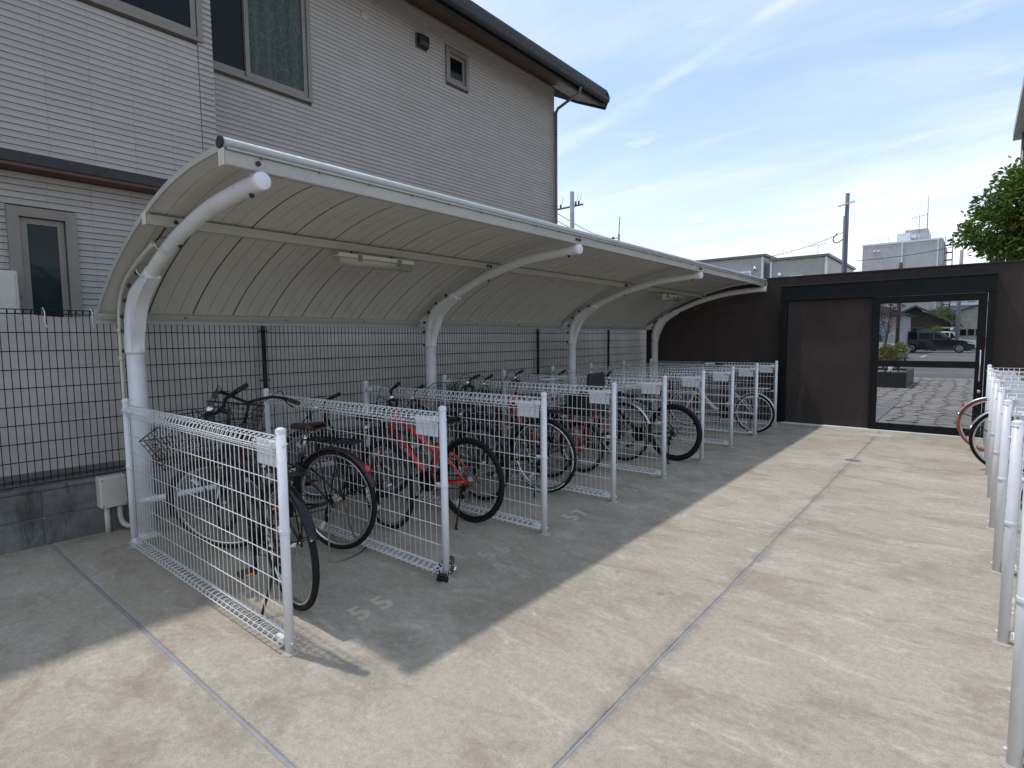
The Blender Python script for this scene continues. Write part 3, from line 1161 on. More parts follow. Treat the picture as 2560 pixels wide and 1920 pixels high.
# across one panel: outer seam flange, three flats split by two narrow grooves
low = [(.0060, 0.)]
for gx in (.106, .212):
    low += [(gx - .0035, 0.), (gx - .0018, .006), (gx + .0018, .006), (gx + .0035, 0.)]
low += [(.3124, 0.)]
sec = [(y, h) for (y, h) in low] + [(y, h + .0035) for (y, h) in reversed(low)]
nS = len(sec)
vs_, fs = [], []
for i, (x, z) in enumerate(prof):
    a, b = prof[max(i - 1, 0)], prof[min(i + 1, len(prof) - 1)]
    t = Vector((b[0] - a[0], b[1] - a[1])).normalized()
    n_ = Vector((t.y, -t.x))
    if n_.y < 0:
        n_ = -n_
    for (y, h) in sec:
        vs_.append((x + n_.x * h, y, z + n_.y * h))
for i in range(len(prof) - 1):
    for k in range(nS):
        k2 = (k + 1) % nS
        fs.append((i * nS + k, i * nS + k2, (i + 1) * nS + k2, (i + 1) * nS + k))
fs.append(tuple(range(nS)))
fs.append(tuple((len(prof) - 1) * nS + k for k in range(nS))[::-1])
pan.add(vs_, fs)
pme = pan.mesh('roof_panel', 'roof_sheet')
seam = MB()
vs_, fs = [], []
for i, (x, z) in enumerate(prof):
    a, b = prof[max(i - 1, 0)], prof[min(i + 1, len(prof) - 1)]
    t = Vector((b[0] - a[0], b[1] - a[1])).normalized()
    n_ = Vector((t.y, -t.x))
    if n_.y < 0:
        n_ = -n_
    for (y, h) in ((-.013, .0037), (.013, .0037), (.013, .024), (-.013, .024)):
        vs_.append((x + n_.x * h, y, z + n_.y * h))
for i in range(len(prof) - 1):
    for k in range(4):
        k2 = (k + 1) % 4
        fs.append((i * 4 + k, i * 4 + k2, i * 4 + 4 + k2, i * 4 + 4 + k))
seam.add(vs_, fs)
sme = seam.mesh('roof_seam', 'gasket')
for i in range(NP):
    o = inst('roof_panel', pme, sh, (0, Y0 + i * PW, 0))
    if i:
        inst('roof_seam', sme, sh, (0, Y0 + i * PW, 0))


def edge_strip(y0, y1):
    m = MB()
    vs_, fs = [], []
    for i, (x, z) in enumerate(prof):
        a, b = prof[max(i - 1, 0)], prof[min(i + 1, len(prof) - 1)]
        t = Vector((b[0] - a[0], b[1] - a[1])).normalized()
        n_ = Vector((t.y, -t.x))
        if n_.y < 0:
            n_ = -n_
        for (y, h) in ((y0, -.020), (y1, -.020), (y1, .012), (y0, .012)):
            vs_.append((x + n_.x * h, y, z + n_.y * h))
    for i in range(len(prof) - 1):
        for k in range(4):
            k2 = (k + 1) % 4
            fs.append((i * 4 + k, i * 4 + k2, i * 4 + 4 + k2, i * 4 + 4 + k))
    fs += [(0, 1, 2, 3), tuple(len(vs_) - 4 + k for k in range(4))]
    return m.add(vs_, fs)


edge_strip(Y0 - .012, Y0 + .001).build('edge_trim', 'shelter_paint', sh)
edge_strip(Y1 - .001, Y1 + .012).build('edge_trim', 'shelter_paint', sh)
# front nose tube with dark end plugs, front beam, middle purlin, rear gutter
fb = MB()
fb.bbox(-2.806, -2.762, Y0 - .012, Y1 + .012, 2.283, 2.352, .004)
fbo = fb.build('front_beam', 'shelter_paint', sh)
for y in (Y0 - .019, Y1 + .0125):
    MB().bbox(-2.812, -2.756, y, y + .0065, 2.277, 2.357, .002).build('end_cap', 'conduit', fbo)
nz = MB()
nz.prism([(-2.79 + .034 * math.cos(a), 2.388 + .026 * math.sin(a)) for a in [2 * math.pi * k / 18 for k in range(18)]], Y0 - .012, Y1 + .012, 'y')
nz.sm = [len(f) == 4 for f in nz.f]
nzo = nz.build('nose_tube', 'alu', sh)
for y in (Y0 - .020, Y1 + .013):
    m = MB()
    m.prism([(-2.79 + .0365 * math.cos(a), 2.388 + .0285 * math.sin(a)) for a in [2 * math.pi * k / 18 for k in range(18)]], y, y + .0075, 'y')
    m.build('end_plug', 'bolt_black', nzo)
# thin underside lip with small clips under the nose
MB().box(-2.761, -2.748, Y0, Y1, 2.352, 2.362).build('front_lip', 'shelter_paint', sh)
y = Y0 + .16
while y < Y1:
    MB().box(-2.760, -2.744, y, y + .012, 2.344, 2.352).build('clip', 'grey_plastic', fbo)
    y += .3215
mp_ = MB()
mp_.bbox(-3.868, -3.824, Y0 - .012, Y1 + .012, 2.150, 2.211, .004)
mpo = mp_.build('middle_purlin', 'shelter_paint', sh)
for y in (Y0 - .019, Y1 + .0125):
    MB().bbox(-3.874, -3.818, y, y + .0065, 2.146, 2.215, .002).build('end_cap', 'conduit', mpo)
rg = MB()
rg.prism([(-5.00, 1.69), (-5.00, 1.625), (-4.89, 1.618), (-4.875, 1.64), (-4.885, 1.655), (-4.905, 1.662), (-4.93, 1.665), (-4.93, 1.645), (-4.985, 1.645), (-4.985, 1.69)], Y0 - .012, Y1 + .012, 'y')
rgo = rg.build('rear_gutter', 'shelter_paint', sh)
MB().box(-4.985, -4.935, Y0 - .012, Y1 + .012, 1.585, 1.617).build('gutter_rail', 'shelter_paint', sh)
y = Y0 + .55
while y < Y1:
    MB().bbox(-4.878, -4.862, y, y + .02, 1.628, 1.642, .002).build('gutter_bolt', 'grey_plastic', rgo)
    y += .85

ARM = [(-4.735, 1.20), (-4.735, 1.44), (-4.722, 1.56), (-4.665, 1.70), (-4.55, 1.805), (-4.30, 1.925), (-3.94, 2.065), (-3.70, 2.128), (-3.50, 2.172), (-3.28, 2.206), (-3.06, 2.224), (-2.90, 2.233), (-2.748, 2.237)]
acl = smooth_path([(a, 0, b) for a, b in ARM], 4)
col_m = MB().tube([(-4.735, 0, -.01), (-4.735, 0, 1.42)], .060, 20).mesh('column', 'white_paint')
arm_m = MB()
arm_m.tube(acl[6:], .0425, 18)
arm_me = arm_m.mesh('arm', 'white_paint')
cap_m = MB()
cap_m.lathe([(.0435, -.004), (.0435, .004), (.040, .007), (0, .0075)], (-2.745, 0, 2.237), 20, 'x')
cap_me = cap_m.mesh('arm_cap', 'white_paint')
# cast elbow sleeve: swept oval plus a flange on the inner side of the bend
el = MB()
path = [p for p in acl if p.z > 1.37 and p.x < -4.26]
el.tube([Vector((-4.735, 0, 1.362))] + path, [.0665] * 4 + [.064] * (len(path) - 7) + [.056, .050, .047, .046], 18)
inner, outer = [], []
P0 = [Vector((-4.735, 0, 1.362))] + path
for i, p in enumerate(P0):
    a, b = P0[max(i - 1, 0)], P0[min(i + 1, len(P0) - 1)]
    t = (b - a).normalized()
    n_ = Vector((t.z, 0, -t.x))
    bulge = .052 + .050 * math.sin(math.pi * i / (len(P0) - 1)) ** 1.2
    inner.append(p + n_ * bulge)
    outer.append(p + n_ * .03)
for s_ in (1,):
    n = len(inner)
    vs_ = []
    for p, q in zip(outer, inner):
        for y in (-.046, .046):
            vs_.append((p.x, y, p.z))
        for y in (.040, -.040):
            vs_.append((q.x, y, q.z))
    fs = []
    for i in range(n - 1):
        for k in range(4):
            k2 = (k + 1) % 4
            fs.append((i * 4 + k, i * 4 + k2, i * 4 + 4 + k2, i * 4 + 4 + k))
    fs += [(0, 1, 2, 3), tuple(4 * n - 4 + k for k in range(4))]
    el.add(vs_, fs)
el_me = el.mesh('elbow_sleeve', 'white_paint')
bolt_m = MB().lathe([(.016, 0), (.016, -.012), (.009, -.020), (0, -.021)], (0, 0, 0), 10, 'y').mesh('bolt', 'bolt_black')
bolt_z = MB().lathe([(.013, 0), (.013, -.012), (.008, -.020), (0, -.021)], (0, 0, 0), 10, 'z').mesh('bolt', 'bolt_black')
bolt_x = MB().lathe([(.012, 0), (.012, .012), (.008, .018), (0, .019)], (0, 0, 0), 10, 'x').mesh('bolt', 'bolt_black')
flange = MB().lathe([(.10, -.002), (.10, .010), (.066, .012), (.063, .03)], (-4.735, 0, 0), 20).mesh('base_flange', 'white_paint')
lug = MB()
lug.prism([(-4.80, 1.60), (-4.90, 1.585), (-4.955, 1.618), (-4.90, 1.66), (-4.79, 1.72), (-4.76, 1.68)], -.012, .012, 'y')
lug_me = lug.mesh('gutter_lug', 'white_paint')
for cy in (1.40, 4.285, 7.17, 10.05):
    co = inst('column', col_m, sh, (0, cy, 0))
    inst('base_flange', flange, co, (0, cy, 0))
    ao = inst('arm', arm_me, sh, (0, cy, 0))
    inst('arm_cap', cap_me, ao, (0, cy, 0))
    eo = inst('elbow_sleeve', el_me, sh, (0, cy, 0))
    inst('gutter_lug', lug_me, eo, (0, cy, 0))
    for (x, z) in ((-4.765, 1.385), (-4.765, 1.53), (-4.755, 1.635), (-4.68, 1.745), (-4.56, 1.84), (-4.40, 1.915)):
        inst('bolt', bolt_m, eo, (x - .005, cy - .055, z))
    inst('bolt', bolt_z, ao, (-2.86, cy, 2.194))
    inst('bolt', bolt_z, ao, (-3.86, cy + .02, 2.052))
    for x, z in ((-2.761, 2.318), (-3.823, 2.180)):
        for dy in ((-.012,) if cy < 2 or cy > 9 else (-.035, .012)):
            inst('bolt', bolt_x, ao, (x, cy + dy, z))
    MB().box(-2.84, -2.77, cy - .02, cy + .02, 2.268, 2.2825).build('saddle_plate', 'white_paint', ao)

# stop rail along the columns
sr = thing('stop_rail', 'low white pipe rail running between the shelter columns', 'rail', (-4.66, 5.7, 0))
MB().tube([(-4.655, 1.34, .285), (-4.655, 10.12, .285)], .0215, 12).build('rail', 'white_paint', sr)
for cy in (1.40, 4.285, 7.17, 10.05):
    MB().tube([(-4.735, cy + .05, .285), (-4.655, cy + .05, .285)], .024, 10).build('bracket', 'white_paint', sr)

# conduit strapped to the first column and arm
cd = thing('conduit', 'thin beige cable conduit strapped along the nearest shelter column and arm', 'conduit', (-4.82, 1.33, 0))
cpath = smooth_path([(-4.83, 1.335, .08), (-4.83, 1.335, 1.30), (-4.825, 1.335, 1.55), (-4.77, 1.33, 1.72), (-4.60, 1.32, 1.865), (-4.33, 1.325, 1.985), (-4.05, 1.335, 2.075)], 4)
MB().tube(cpath, .0135, 10).build('pipe', 'conduit', cd)
MB().tube(smooth_path([(-4.05, 1.335, 2.075), (-3.97, 1.345, 2.105), (-3.93, 1.33, 2.10), (-3.885, 1.35, 2.15)], 4), .006, 6).build('cable', 'bolt_black', cd)
MB().tube([(-4.83, 1.335, 1.315), (-4.83, 1.335, 1.345)], .018, 10).build('coupling', 'conduit', cd)
MB().tube([(-4.828, 1.335, 1.52), (-4.826, 1.335, 1.545)], .018, 10).build('coupling', 'conduit', cd)
for i, (x, z, tx, tz) in enumerate(((-4.335, 1.915, .93, .36), (-3.985, 2.052, .94, .33))):
    t = Vector((tx, 0, tz)).normalized()
    n_ = Vector((-t.z, 0, t.x))
    m = MB()
    ring = []
    for k in range(22):
        a = 2 * math.pi * k / 22
        ring.append(Vector((x, 1.39, z)) + n_ * (.052 * math.cos(a) + .010) + Vector((0, 1, 0)) * (.064 * math.sin(a) - .008))
    m.tube(ring, .0045, 6, closed=True)
    m.build('strap', 'steel', cd)

# fluorescent fittings
for (ya, yb, lab) in ((2.48, 3.235, 'larger looking sealed fluorescent light near the front under the shelter roof'), (8.20, 8.955, 'distant small looking fluorescent light at the far end of the shelter roof')):
    x, z = -3.80, 2.125
    lt = thing('fluorescent_light', lab, 'light', (x, (ya + yb) / 2, z), group='lights under the shelter roof')
    m = MB()
    m.prism([(ya + .02, 2.118), (yb - .02, 2.118), (yb, 2.10), (yb, 2.088), (ya, 2.088), (ya, 2.10)], x - .045, x + .045, 'x')
    m.build('housing', 'conduit', lt)
    m = MB()
    for k in range(2):
        pass
    secp = [(x + .050 * math.cos(a), 2.087 + .060 * math.sin(a)) for a in [R(180 + 18 * k) for k in range(11)]]
    m.prism(secp, ya + .015, yb - .015, 'y')
    m.sm = [len(f) == 4 for f in m.f]
    m.build('diffuser', 'lamp_cover', lt)
    for yy in (ya + .18, yb - .18):
        MB().box(x - .054, x - .044, yy, yy + .03, 2.07, 2.11).box(x + .052, x + .060, yy, yy + .03, 2.06, 2.11).build('clip', 'grey_plastic', lt)
        MB().box(x - .06, x - .03, yy, yy + .03, 2.1185, 2.15).build('bracket', 'grey_plastic', lt)

# junction box on the block wall
jb = thing('junction_box', 'beige junction box with two pipes on the block wall by the first column', 'junction box', (-5.03, 1.27, 0))
MB().bbox(-5.09, -4.985, 1.185, 1.36, .20, .435, .008).build('box', 'beige_box', jb)
MB().bbox(-4.9845, -4.975, 1.19, 1.355, .205, .43, .003).build('lid', 'beige_box', jb)
for y, z in ((1.20, .22), (1.345, .22), (1.20, .415), (1.345, .415)):
    MB().lathe([(.006, 0), (.006, .003), (0, .004)], (-4.975, y, z), 8, 'x').build('screw', 'grey_plastic', jb)
MB().tube([(-5.04, 1.235, .20), (-5.04, 1.235, -.01)], .019, 12).build('pipe', 'conduit', jb)
MB().tube(smooth_path([(-5.04, 1.32, .20), (-5.04, 1.32, .10), (-5.02, 1.34, .04), (-4.95, 1.37, .03), (-4.86, 1.385, .03)], 4), .019, 12).build('pipe', 'conduit', jb)

# ================================================================== wire partition panels
POST_H, PLEN = 1.057, 2.133
vw = MB()
vpath = [(0, -.004, .062), (0, -.004, .938), (0, .030, .948), (0, .040, .975), (0, .026, 1.004), (0, -.006, 1.014), (0, -.036, 1.000), (0, -.044, .972), (0, -.030, .948), (0, -.006, .944)]
bpath = [(0, -.004, .070), (0, .030, .064), (0, .042, .046), (0, .034, .028), (0, -.034, .028), (0, -.042, .046), (0, -.030, .064), (0, -.004, .068)]
vw.tube(vpath, .0024, 5)
vw.tube(bpath, .0024, 5)
vw_me = vw.mesh('vertical_wire', 'white_wire')
hw_me = MB().tube([(.025, 0, 0), (PLEN - .025, 0, 0)], .0025, 5).mesh('horizontal_wire', 'white_wire')
post_me = MB().tube([(0, 0, -.02), (0, 0, POST_H - .014)], .0215, 20).mesh('post', 'white_paint')
pcap_me = MB().lathe([(.0235, POST_H - .026), (.0240, POST_H - .012), (.021, POST_H - .004), (.012, POST_H + .001), (0, POST_H + .0025)], (0, 0, 0), 20).mesh('post_cap', 'white_paint')
cl = MB()
cl.lathe([(.0222, -.011), (.0245, -.010), (.0235, -.004), (.0250, 0), (.0235, .004), (.0245, .010), (.0222, .011)], (0, 0, 0), 20)
cl.bbox(.022, .078, -.010, -.004, -.009, .009, .003)
cl.lathe([(.007, -.004), (.007, -.014), (.004, -.017), (0, -.017)], (.064, -.006, 0), 8, 'y')
clamp_me = cl.mesh('clamp', 'white_paint')
tb = MB()
tb.bbox(.0235, .085, -.020, .020, -.016, .018, .004)
tb.lathe([(.008, 0), (.008, -.008), (0, -.010)], (.045, -.0205, 0), 8, 'y')
tb.lathe([(.008, 0), (.008, -.008), (0, -.010)], (.070, -.0205, 0), 8, 'y')
tab_me = tb.mesh('bracket', 'white_paint')
knob_me = MB().lathe([(.007, 0), (.007, .007), (.003, .010), (0, .010)], (.0205, 0, 0), 8, 'x').mesh('bolt', 'white_paint')
pl = MB()
pl.bbox(.055, .258, -.014, -.0105, .862, .985, .0012)
pl_me = pl.mesh('plate', 'plate_grey')
rv_me = MB().lathe([(.004, 0), (.004, -.002), (0, -.0025)], (0, -.0142, 0), 8, 'y').mesh('rivet', 'grey_plastic')
pt = MB()
pt.box(.26, .30, -.012, -.006, .965, .973)
pt_me = pt.mesh('plate_tie', 'white_wire')


grout_me = MB().lathe([(.046, -.002), (.043, .003), (.030, .006), (.0216, .008)], (0, 0, 0), 14)
for i_, v_ in enumerate(grout_me.v):
    k_ = 1 + .16 * math.sin(i_ * 2.7) + .1 * math.sin(i_ * 5.1)
    grout_me.v[i_] = (v_[0] * k_, v_[1] * k_, v_[2]) if v_[2] < .007 else v_
grout_me = grout_me.mesh('grout_collar', 'grout')
prnd = random.Random(3)


def partition(x, y, rz, label, group):
    t = thing('wire_partition', label, 'partition', (x, y, 0), rz + prnd.uniform(-.005, .005), group, local=True)
    t.rotation_euler[0] = prnd.uniform(-.006, .006)
    t.rotation_euler[1] = prnd.uniform(-.003, .003)
    for px__, nm in ((0, 'front_post'), (PLEN, 'back_post')):
        p = inst(nm, post_me, t, (px__, 0, 0))
        OFF[p.name] = Vector((0, 0, 0))
        inst('post_cap', pcap_me, p)
        inst('grout_collar', grout_me, p, None, (0, 0, prnd.uniform(0, 6)))
        for z in (.975, .050):
            inst('bolt', knob_me, p, (0, 0, z), (0, 0, math.pi if px__ == 0 else 0))
    for px__, rz2 in ((0, 0), (PLEN, math.pi)):
        c = inst('clamp', clamp_me, t, (px__, 0, .577), (0, 0, rz2))
        inst('bracket', tab_me, t, (px__, 0, .975), (0, 0, rz2))
        inst('bracket', tab_me, t, (px__, 0, .050), (0, 0, rz2))
    for i in range(42):
        inst('vertical_wire', vw_me, t, (.034 + i * .0503, 0, 0))
    for (yy, z) in [(0, .082 + .1205 * k) for k in range(8)] + [(.041, .975), (.0, 1.0165), (-.0445, .974), (.0, .946), (.042, .046), (-.042, .046), (0, .030)]:
        inst('horizontal_wire', hw_me, t, (0, yy, z))
    p = inst('plate', pl_me, t)
    OFF[p.name] = Vector((0, 0, 0))
    inst('rivet', rv_me, p, (.068, 0, .972))
    inst('rivet', rv_me, p, (.245, 0, .972))
    inst('plate_tie', pt_me, p)
    return t


LY = [1.253, 2.260, 3.262, 4.291, 5.330, 6.362, 7.384, 8.427, 9.472]
ordn = ['nearest', 'second', 'third', 'fourth', 'fifth', 'sixth', 'seventh', 'eighth', 'farthest']
for y, nm in zip(LY, ordn):
    partition(-2.3965, y, math.pi, 'white wire mesh partition under the shelter, %s of the row from the camera' % nm, 'partitions under the shelter')
RY = [2.43, 3.403, 4.428, 5.415, 6.406, 7.40, 8.40, 9.42]
ordr = ['nearest', 'second', 'third', 'fourth', 'fifth', 'sixth', 'seventh', 'farthest']
for y, nm in zip(RY, ordr):
    partition(.168, y, 0, 'white wire mesh partition at the right edge, %s of that row' % nm, 'partitions of the right row')

# ================================================================== slot numbers set in the concrete
DIG = {}


def digit(ch, mat):
    if (ch, mat) not in DIG:
        DIG[ch, mat] = text_mesh(ch, .205, .0022, mat, .0055)
    return DIG[ch, mat]


for i in range(8):
    n = str(55 + i)
    cy = (LY[i] + LY[i + 1]) / 2
    mat_ = 'digit_plate' if n in ('55', '57') else 'digit_worn'
    t = thing('slot_number', 'beige floor number in the concrete at the shelter, %s bay from the camera' % ('first', 'second', 'third', 'fourth', 'fifth', 'sixth', 'seventh', 'eighth')[i], 'floor number', (-2.452, cy - .005, 0), math.pi / 2, 'floor numbers of the left row', local=True)
    for k, ch in enumerate(n):
        inst('digit', digit(ch, mat_), t, ((-.073, .073)[k], 0, .0012))
for i in range(7):
    n = str(47 - i)
    cy = (RY[i] + RY[i + 1]) / 2
    t = thing('slot_number', 'beige floor number beside the right row posts, %s from the camera' % ('first', 'second', 'third', 'fourth', 'fifth', 'sixth', 'last')[i], 'floor number', (.235, cy - .01, 0), -math.pi / 2, 'floor numbers of the right row', local=True)
    for k, ch in enumerate(n):
        inst('digit', digit(ch, 'digit_plate'), t, ((-.073, .073)[k], 0, .0012))

# ================================================================== bicycles
def ring_pts(R_, n, c, a0=0., a1=2 * math.pi, closed=True):
    m = n if closed else n + 1
    return [(c[0] + R_ * math.cos(a0 + (a1 - a0) * k / n), c[1], c[2] + R_ * math.sin(a0 + (a1 - a0) * k / n)) for k in range(m)]


def arc_strip(mb, R_, w, c, a0, a1, n=22, thick=.0025, drop=.012):
    """mudguard: curved strip with turned-down edges"""
    vs_, fs = [], []
    sec = [(-w, -drop), (-w * .75, -.002), (0, .003), (w * .75, -.002), (w, -drop)]
    sec = sec + [(y * .94, h - thick) for (y, h) in reversed(sec)]
    k_ = len(sec)
    for i in range(n + 1):
        a = a0 + (a1 - a0) * i / n
        for (y, h) in sec:
            vs_.append((c[0] + (R_ + h) * math.cos(a), c[1] + y, c[2] + (R_ + h) * math.sin(a)))
    for i in range(n):
        for k in range(k_):
            k2 = (k + 1) % k_
            fs.append((i * k_ + k, i * k_ + k2, (i + 1) * k_ + k2, (i + 1) * k_ + k))
    fs += [tuple(range(k_)), tuple(n * k_ + k for k in range(k_))[::-1]]
    return mb.add(vs_, fs, True)


def bike(label, x, y, h, frame='city', col='black_paint', r=.335, wb=1.09, tw=.018, tyre='rubber', rim='steel', fender='black_paint',
         front_fender=True, rear_fender=True, basket=None, rack='black_paint', saddle='black_plastic', sz=.84, bars='swept', grip='black_plastic', steer=0., stand='side',
         stripe=False, lens=True, guard=None, lean=0., protector=False, child=None, spoke='spoke', hz=1.0, lettering=None, light=True, pedal=R(-60)):
    root = thing('bicycle', label, 'bicycle', (x, y, 0), math.pi - R(h), 'parked bicycles', local=True)
    Lm = rotmat((1, 0, 0), R(lean))
    lift = .022 if stand == 'loop' else 0.
    ra, fa = Vector((0, 0, r + lift)), Vector((wb, 0, r))
    bb = Vector((.435, 0, .275))
    hb, ht = Vector((wb - .155, 0, .66 if r > .3 else .60)), Vector((wb - .225, 0, .84 if r > .3 else .78))
    ax = (ht - hb).normalized()
    SM = rotmat(ax, R(steer))

    def fr(mb):                     # steered parts
        mb.xf(lambda p: hb + SM @ (p - hb))
        return mb

    def out(mb, name, mat, parent=None):
        if lean:
            mb.xf(lambda p: Lm @ p)
        o = mb.build(name, mat, parent or root)
        return o

    def wheel(c, front, name):
        f_ = fr if front else (lambda m: m)
        Rt = r - tw
        w = out(f_(MB().tube(ring_pts(Rt, 40, c), tw, 10, closed=True)), name, tyre)
        rm = MB()
        prof_ = [(Rt - tw * .55, .010), (Rt - tw * .55 - .012, .0115), (Rt - tw * .55 - .021, .006), (Rt - tw * .55 - .021, -.006), (Rt - tw * .55 - .012, -.0115), (Rt - tw * .55, -.010)]
        vs_, fs = [], []
        for i in range(40):
            a = 2 * math.pi * i / 40
            for (q, yy) in prof_:
                vs_.append((c[0] + q * math.cos(a), c[1] + yy, c[2] + q * math.sin(a)))
        for i in range(40):
            for k in range(6):
                k2, i2 = (k + 1) % 6, (i + 1) % 40
                fs.append((i * 6 + k, i2 * 6 + k, i2 * 6 + k2, i * 6 + k2))
        rm.add(vs_, fs, True)
        out(f_(rm), 'rim', rim, w)
        sp = MB()
        ns = 32
        for k in range(ns):
            a = 2 * math.pi * k / ns
            sd = 1 if k % 2 else -1
            ha = a + sd * (.9 if (k // 2) % 2 else -.9)
            p0 = (c[0] + .022 * math.cos(ha), sd * .028, c[2] + .022 * math.sin(ha))
            q = Rt - tw * .55 - .018
            p1 = (c[0] + q * math.cos(a), 0, c[2] + q * math.sin(a))
            sp.tube([p0, p1], .0011, 3, caps=False)
        s_ = out(f_(sp), 'spokes', spoke, w)
        s_['kind'] = 'stuff'
        hu = MB()
        hu.lathe([(.008, -.062), (.008, -.045), (.020, -.034), (.024, -.028), (.015, -.022), (.015, .022), (.024, .028), (.020, .034), (.008, .045), (.008, .062)], c, 14, 'y')
        out(f_(hu), 'hub', 'steel', w)
        if stripe:
            for yy in (-1, 1):
                st = MB()
                for k in range(16):
                    if k in (3, 9):
                        continue
                    a0, a1 = 2 * math.pi * k / 16, 2 * math.pi * (k + .93) / 16
                    pts = [(c[0] + (Rt - tw * .40) * math.cos(a), yy * tw * .93, c[2] + (Rt - tw * .40) * math.sin(a)) for a in [a0 + (a1 - a0) * j / 4 for j in range(5)]]
                    st.tube(pts, .0042, 5)
                out(f_(st), 'reflective_stripe', 'white_stripe', w)
        rf_ = MB()
        a = 1.1 if front else -1.0
        q = Rt * .72
        cc = Vector((c[0] + q * math.cos(a), 0, c[2] + q * math.sin(a)))
        d = Vector((math.cos(a), 0, math.sin(a)))
        n_ = Vector((-d.z, 0, d.x))
        rf_.obox(cc, d * .028, Vector((0, .009, 0)), n_ * .010)
        out(f_(rf_), 'spoke_reflector', 'clear_lens', w)
        return w

    wheel(ra, False, 'rear_wheel')
    wheel(fa, True, 'front_wheel')
    # ---- frame
    F = MB()
    st = Vector((.30, 0, .66))
    if frame == 'city':
        F.tube(smooth_path([hb + ax * .05, (wb - .30, 0, .50), (wb - .46, 0, .345), bb], 5), .019, 12)
        F.tube(smooth_path([hb + ax * .14, (wb - .34, 0, .66), (wb - .50, 0, .52), (.38, 0, .465)], 5), .0145, 12)
    elif frame == 'curve':          # one fat swooping tube
        F.tube(smooth_path([hb + ax * .06, (wb - .27, 0, .52), (wb - .42, 0, .36), (.56, 0, .31), bb], 6), .028, 14)
    elif frame == 'mixte':
        F.tube([hb + ax * .03, bb], .024, 14)
        F.tube([hb + ax * .15, (.36, 0, .52)], .021, 14)
    else:
        F.tube([hb + ax * .03, bb], .021, 14)
        F.tube([hb + ax * .15, (.305, 0, .635)], .017, 14)
    F.tube([bb, st], .0165, 12)
    F.tube([hb - ax * .005, ht + ax * .012], .0205, 12)
    for s_ in (-1, 1):
        F.tube([bb + Vector((-.02, s_ * .025, 0)), (.20, s_ * .045, bb.z + .02), ra + Vector((0, s_ * .062, 0))], .010, 8)
        F.tube([(.315, s_ * .018, .60), (.19, s_ * .050, .50), ra + Vector((0, s_ * .062, 0))], .0075, 8)
        F.obox(ra + Vector((-.002, s_ * .062, 0)), (.022, 0, 0), (0, .003, 0), (0, 0, .018))
    F.lathe([(.022, -.036), (.024, -.03), (.024, .03), (.022, .036)], bb, 14, 'y')
    fo = out(F, 'frame', col)
    if lettering:
        d = (hb + ax * .03 - bb)
        me = text_mesh(lettering, .036, .0004, 'white_stripe', 0)
        ang = math.atan2(d.z, d.x)
        for s_ in (1,):
            o = inst('lettering', me, fo, bb + d * .52 + Vector((0, s_ * .0235, 0)), (R(90), 0, 0))
            o.rotation_euler = (Matrix.Rotation(-ang, 3, 'Y') @ Matrix.Rotation(R(90), 3, 'X')).to_euler()
            # reads from the outer side
            o.rotation_euler = (Matrix.Rotation(math.pi, 3, 'Z') @ Matrix.Rotation(ang, 3, 'Y') @ Matrix.Rotation(R(90), 3, 'X')).to_euler()
    # ---- fork and bars
    K = MB()
    for s_ in (-1, 1):
        K.tube(smooth_path([hb + Vector((.008, s_ * .030, -.03)), hb + (fa - hb) * .5 + Vector((-.004, s_ * .046, 0)), fa + Vector((-.016, s_ * .052, .05)), fa + Vector((0, s_ * .052, 0))], 4), [.013] * 5 + [.011] * 4 + [.0085] * 4, 8)
    K.tube([hb + Vector((.008, -.036, -.022)), hb + Vector((.008, .036, -.022))], .015, 10)
    out(fr(K), 'fork', col if frame != 'city' else col)
    B = MB()
    top = ht + ax * (.13 * hz)
    B.tube([ht, top], .011, 10)
    if bars == 'swept':
        c = top + Vector((.02, 0, .012))
        pts = [c + Vector((.0, 0, 0)), c + Vector((.035, .06, .02)), c + Vector((.01, .17, .055)), c + Vector((-.09, .245, .05)), c + Vector((-.24, .275, .03))]
        gi = (c + Vector((-.12, .253, .045)), c + Vector((-.25, .277, .028)))
        lv = [c + Vector((-.075, .238, .045)), c + Vector((-.11, .245, .018)), c + Vector((-.20, .262, -.004))]
    else:
        c = top + Vector((.055, 0, .010))
        pts = [c, c + Vector((0, .05, .0)), c + Vector((.008, .12, .025)), c + Vector((-.012, .22, .03)), c + Vector((-.045, .305, .03))]
        gi = (c + Vector((-.016, .205, .03)), c + Vector((-.047, .31, .03)))
        lv = [c + Vector((.0, .17, .025)), c + Vector((.035, .19, .0)), c + Vector((.03, .28, -.012))]
    fl = lambda p, s_: Vector((p.x, p.y * s_, p.z))
    B.tube([top - ax * .02, c], .014, 10)
    left = smooth_path(pts, 5)
    B.tube([fl(p, -1) for p in reversed(left[1:])] + left, .0115, 10)
    bo = out(fr(B), 'handlebar', 'steel' if col in ('silver_paint', 'pearl_white') else 'black_metal')
    for s_ in (-1, 1):
        d = (gi[1] - gi[0])
        out(fr(MB().tube([fl(gi[0], s_), fl(gi[0] + d * .08, s_), fl(gi[0] + d * .92, s_), fl(gi[1], s_)], [.0155, .0168, .0175, .0165], 10)), 'grip', grip, bo)
        out(fr(MB().tube(smooth_path([fl(p, s_) for p in lv], 3), .0055, 6)), 'brake_lever', 'black_metal', bo)
        cb = [fl(lv[0], s_), fl(lv[0], s_) + Vector((.08, -.04 * s_, .05)), hb + Vector((.10, .02 * s_, .16)), hb + Vector((.03, .02 * s_, -.02))]
        out(fr(MB().tube(smooth_path(cb, 5), .0028, 5)), 'cable', 'rubber', bo)
    out(fr(MB().lathe([(.024, 0), (.024, .008), (.018, .018), (0, .023)], c + Vector((-.02, .12, .055)), 14)), 'bell', 'steel', bo)
    # ---- saddle
    sd = MB()
    sp0 = Vector((.30 - (sz - .66) * .25, 0, sz))
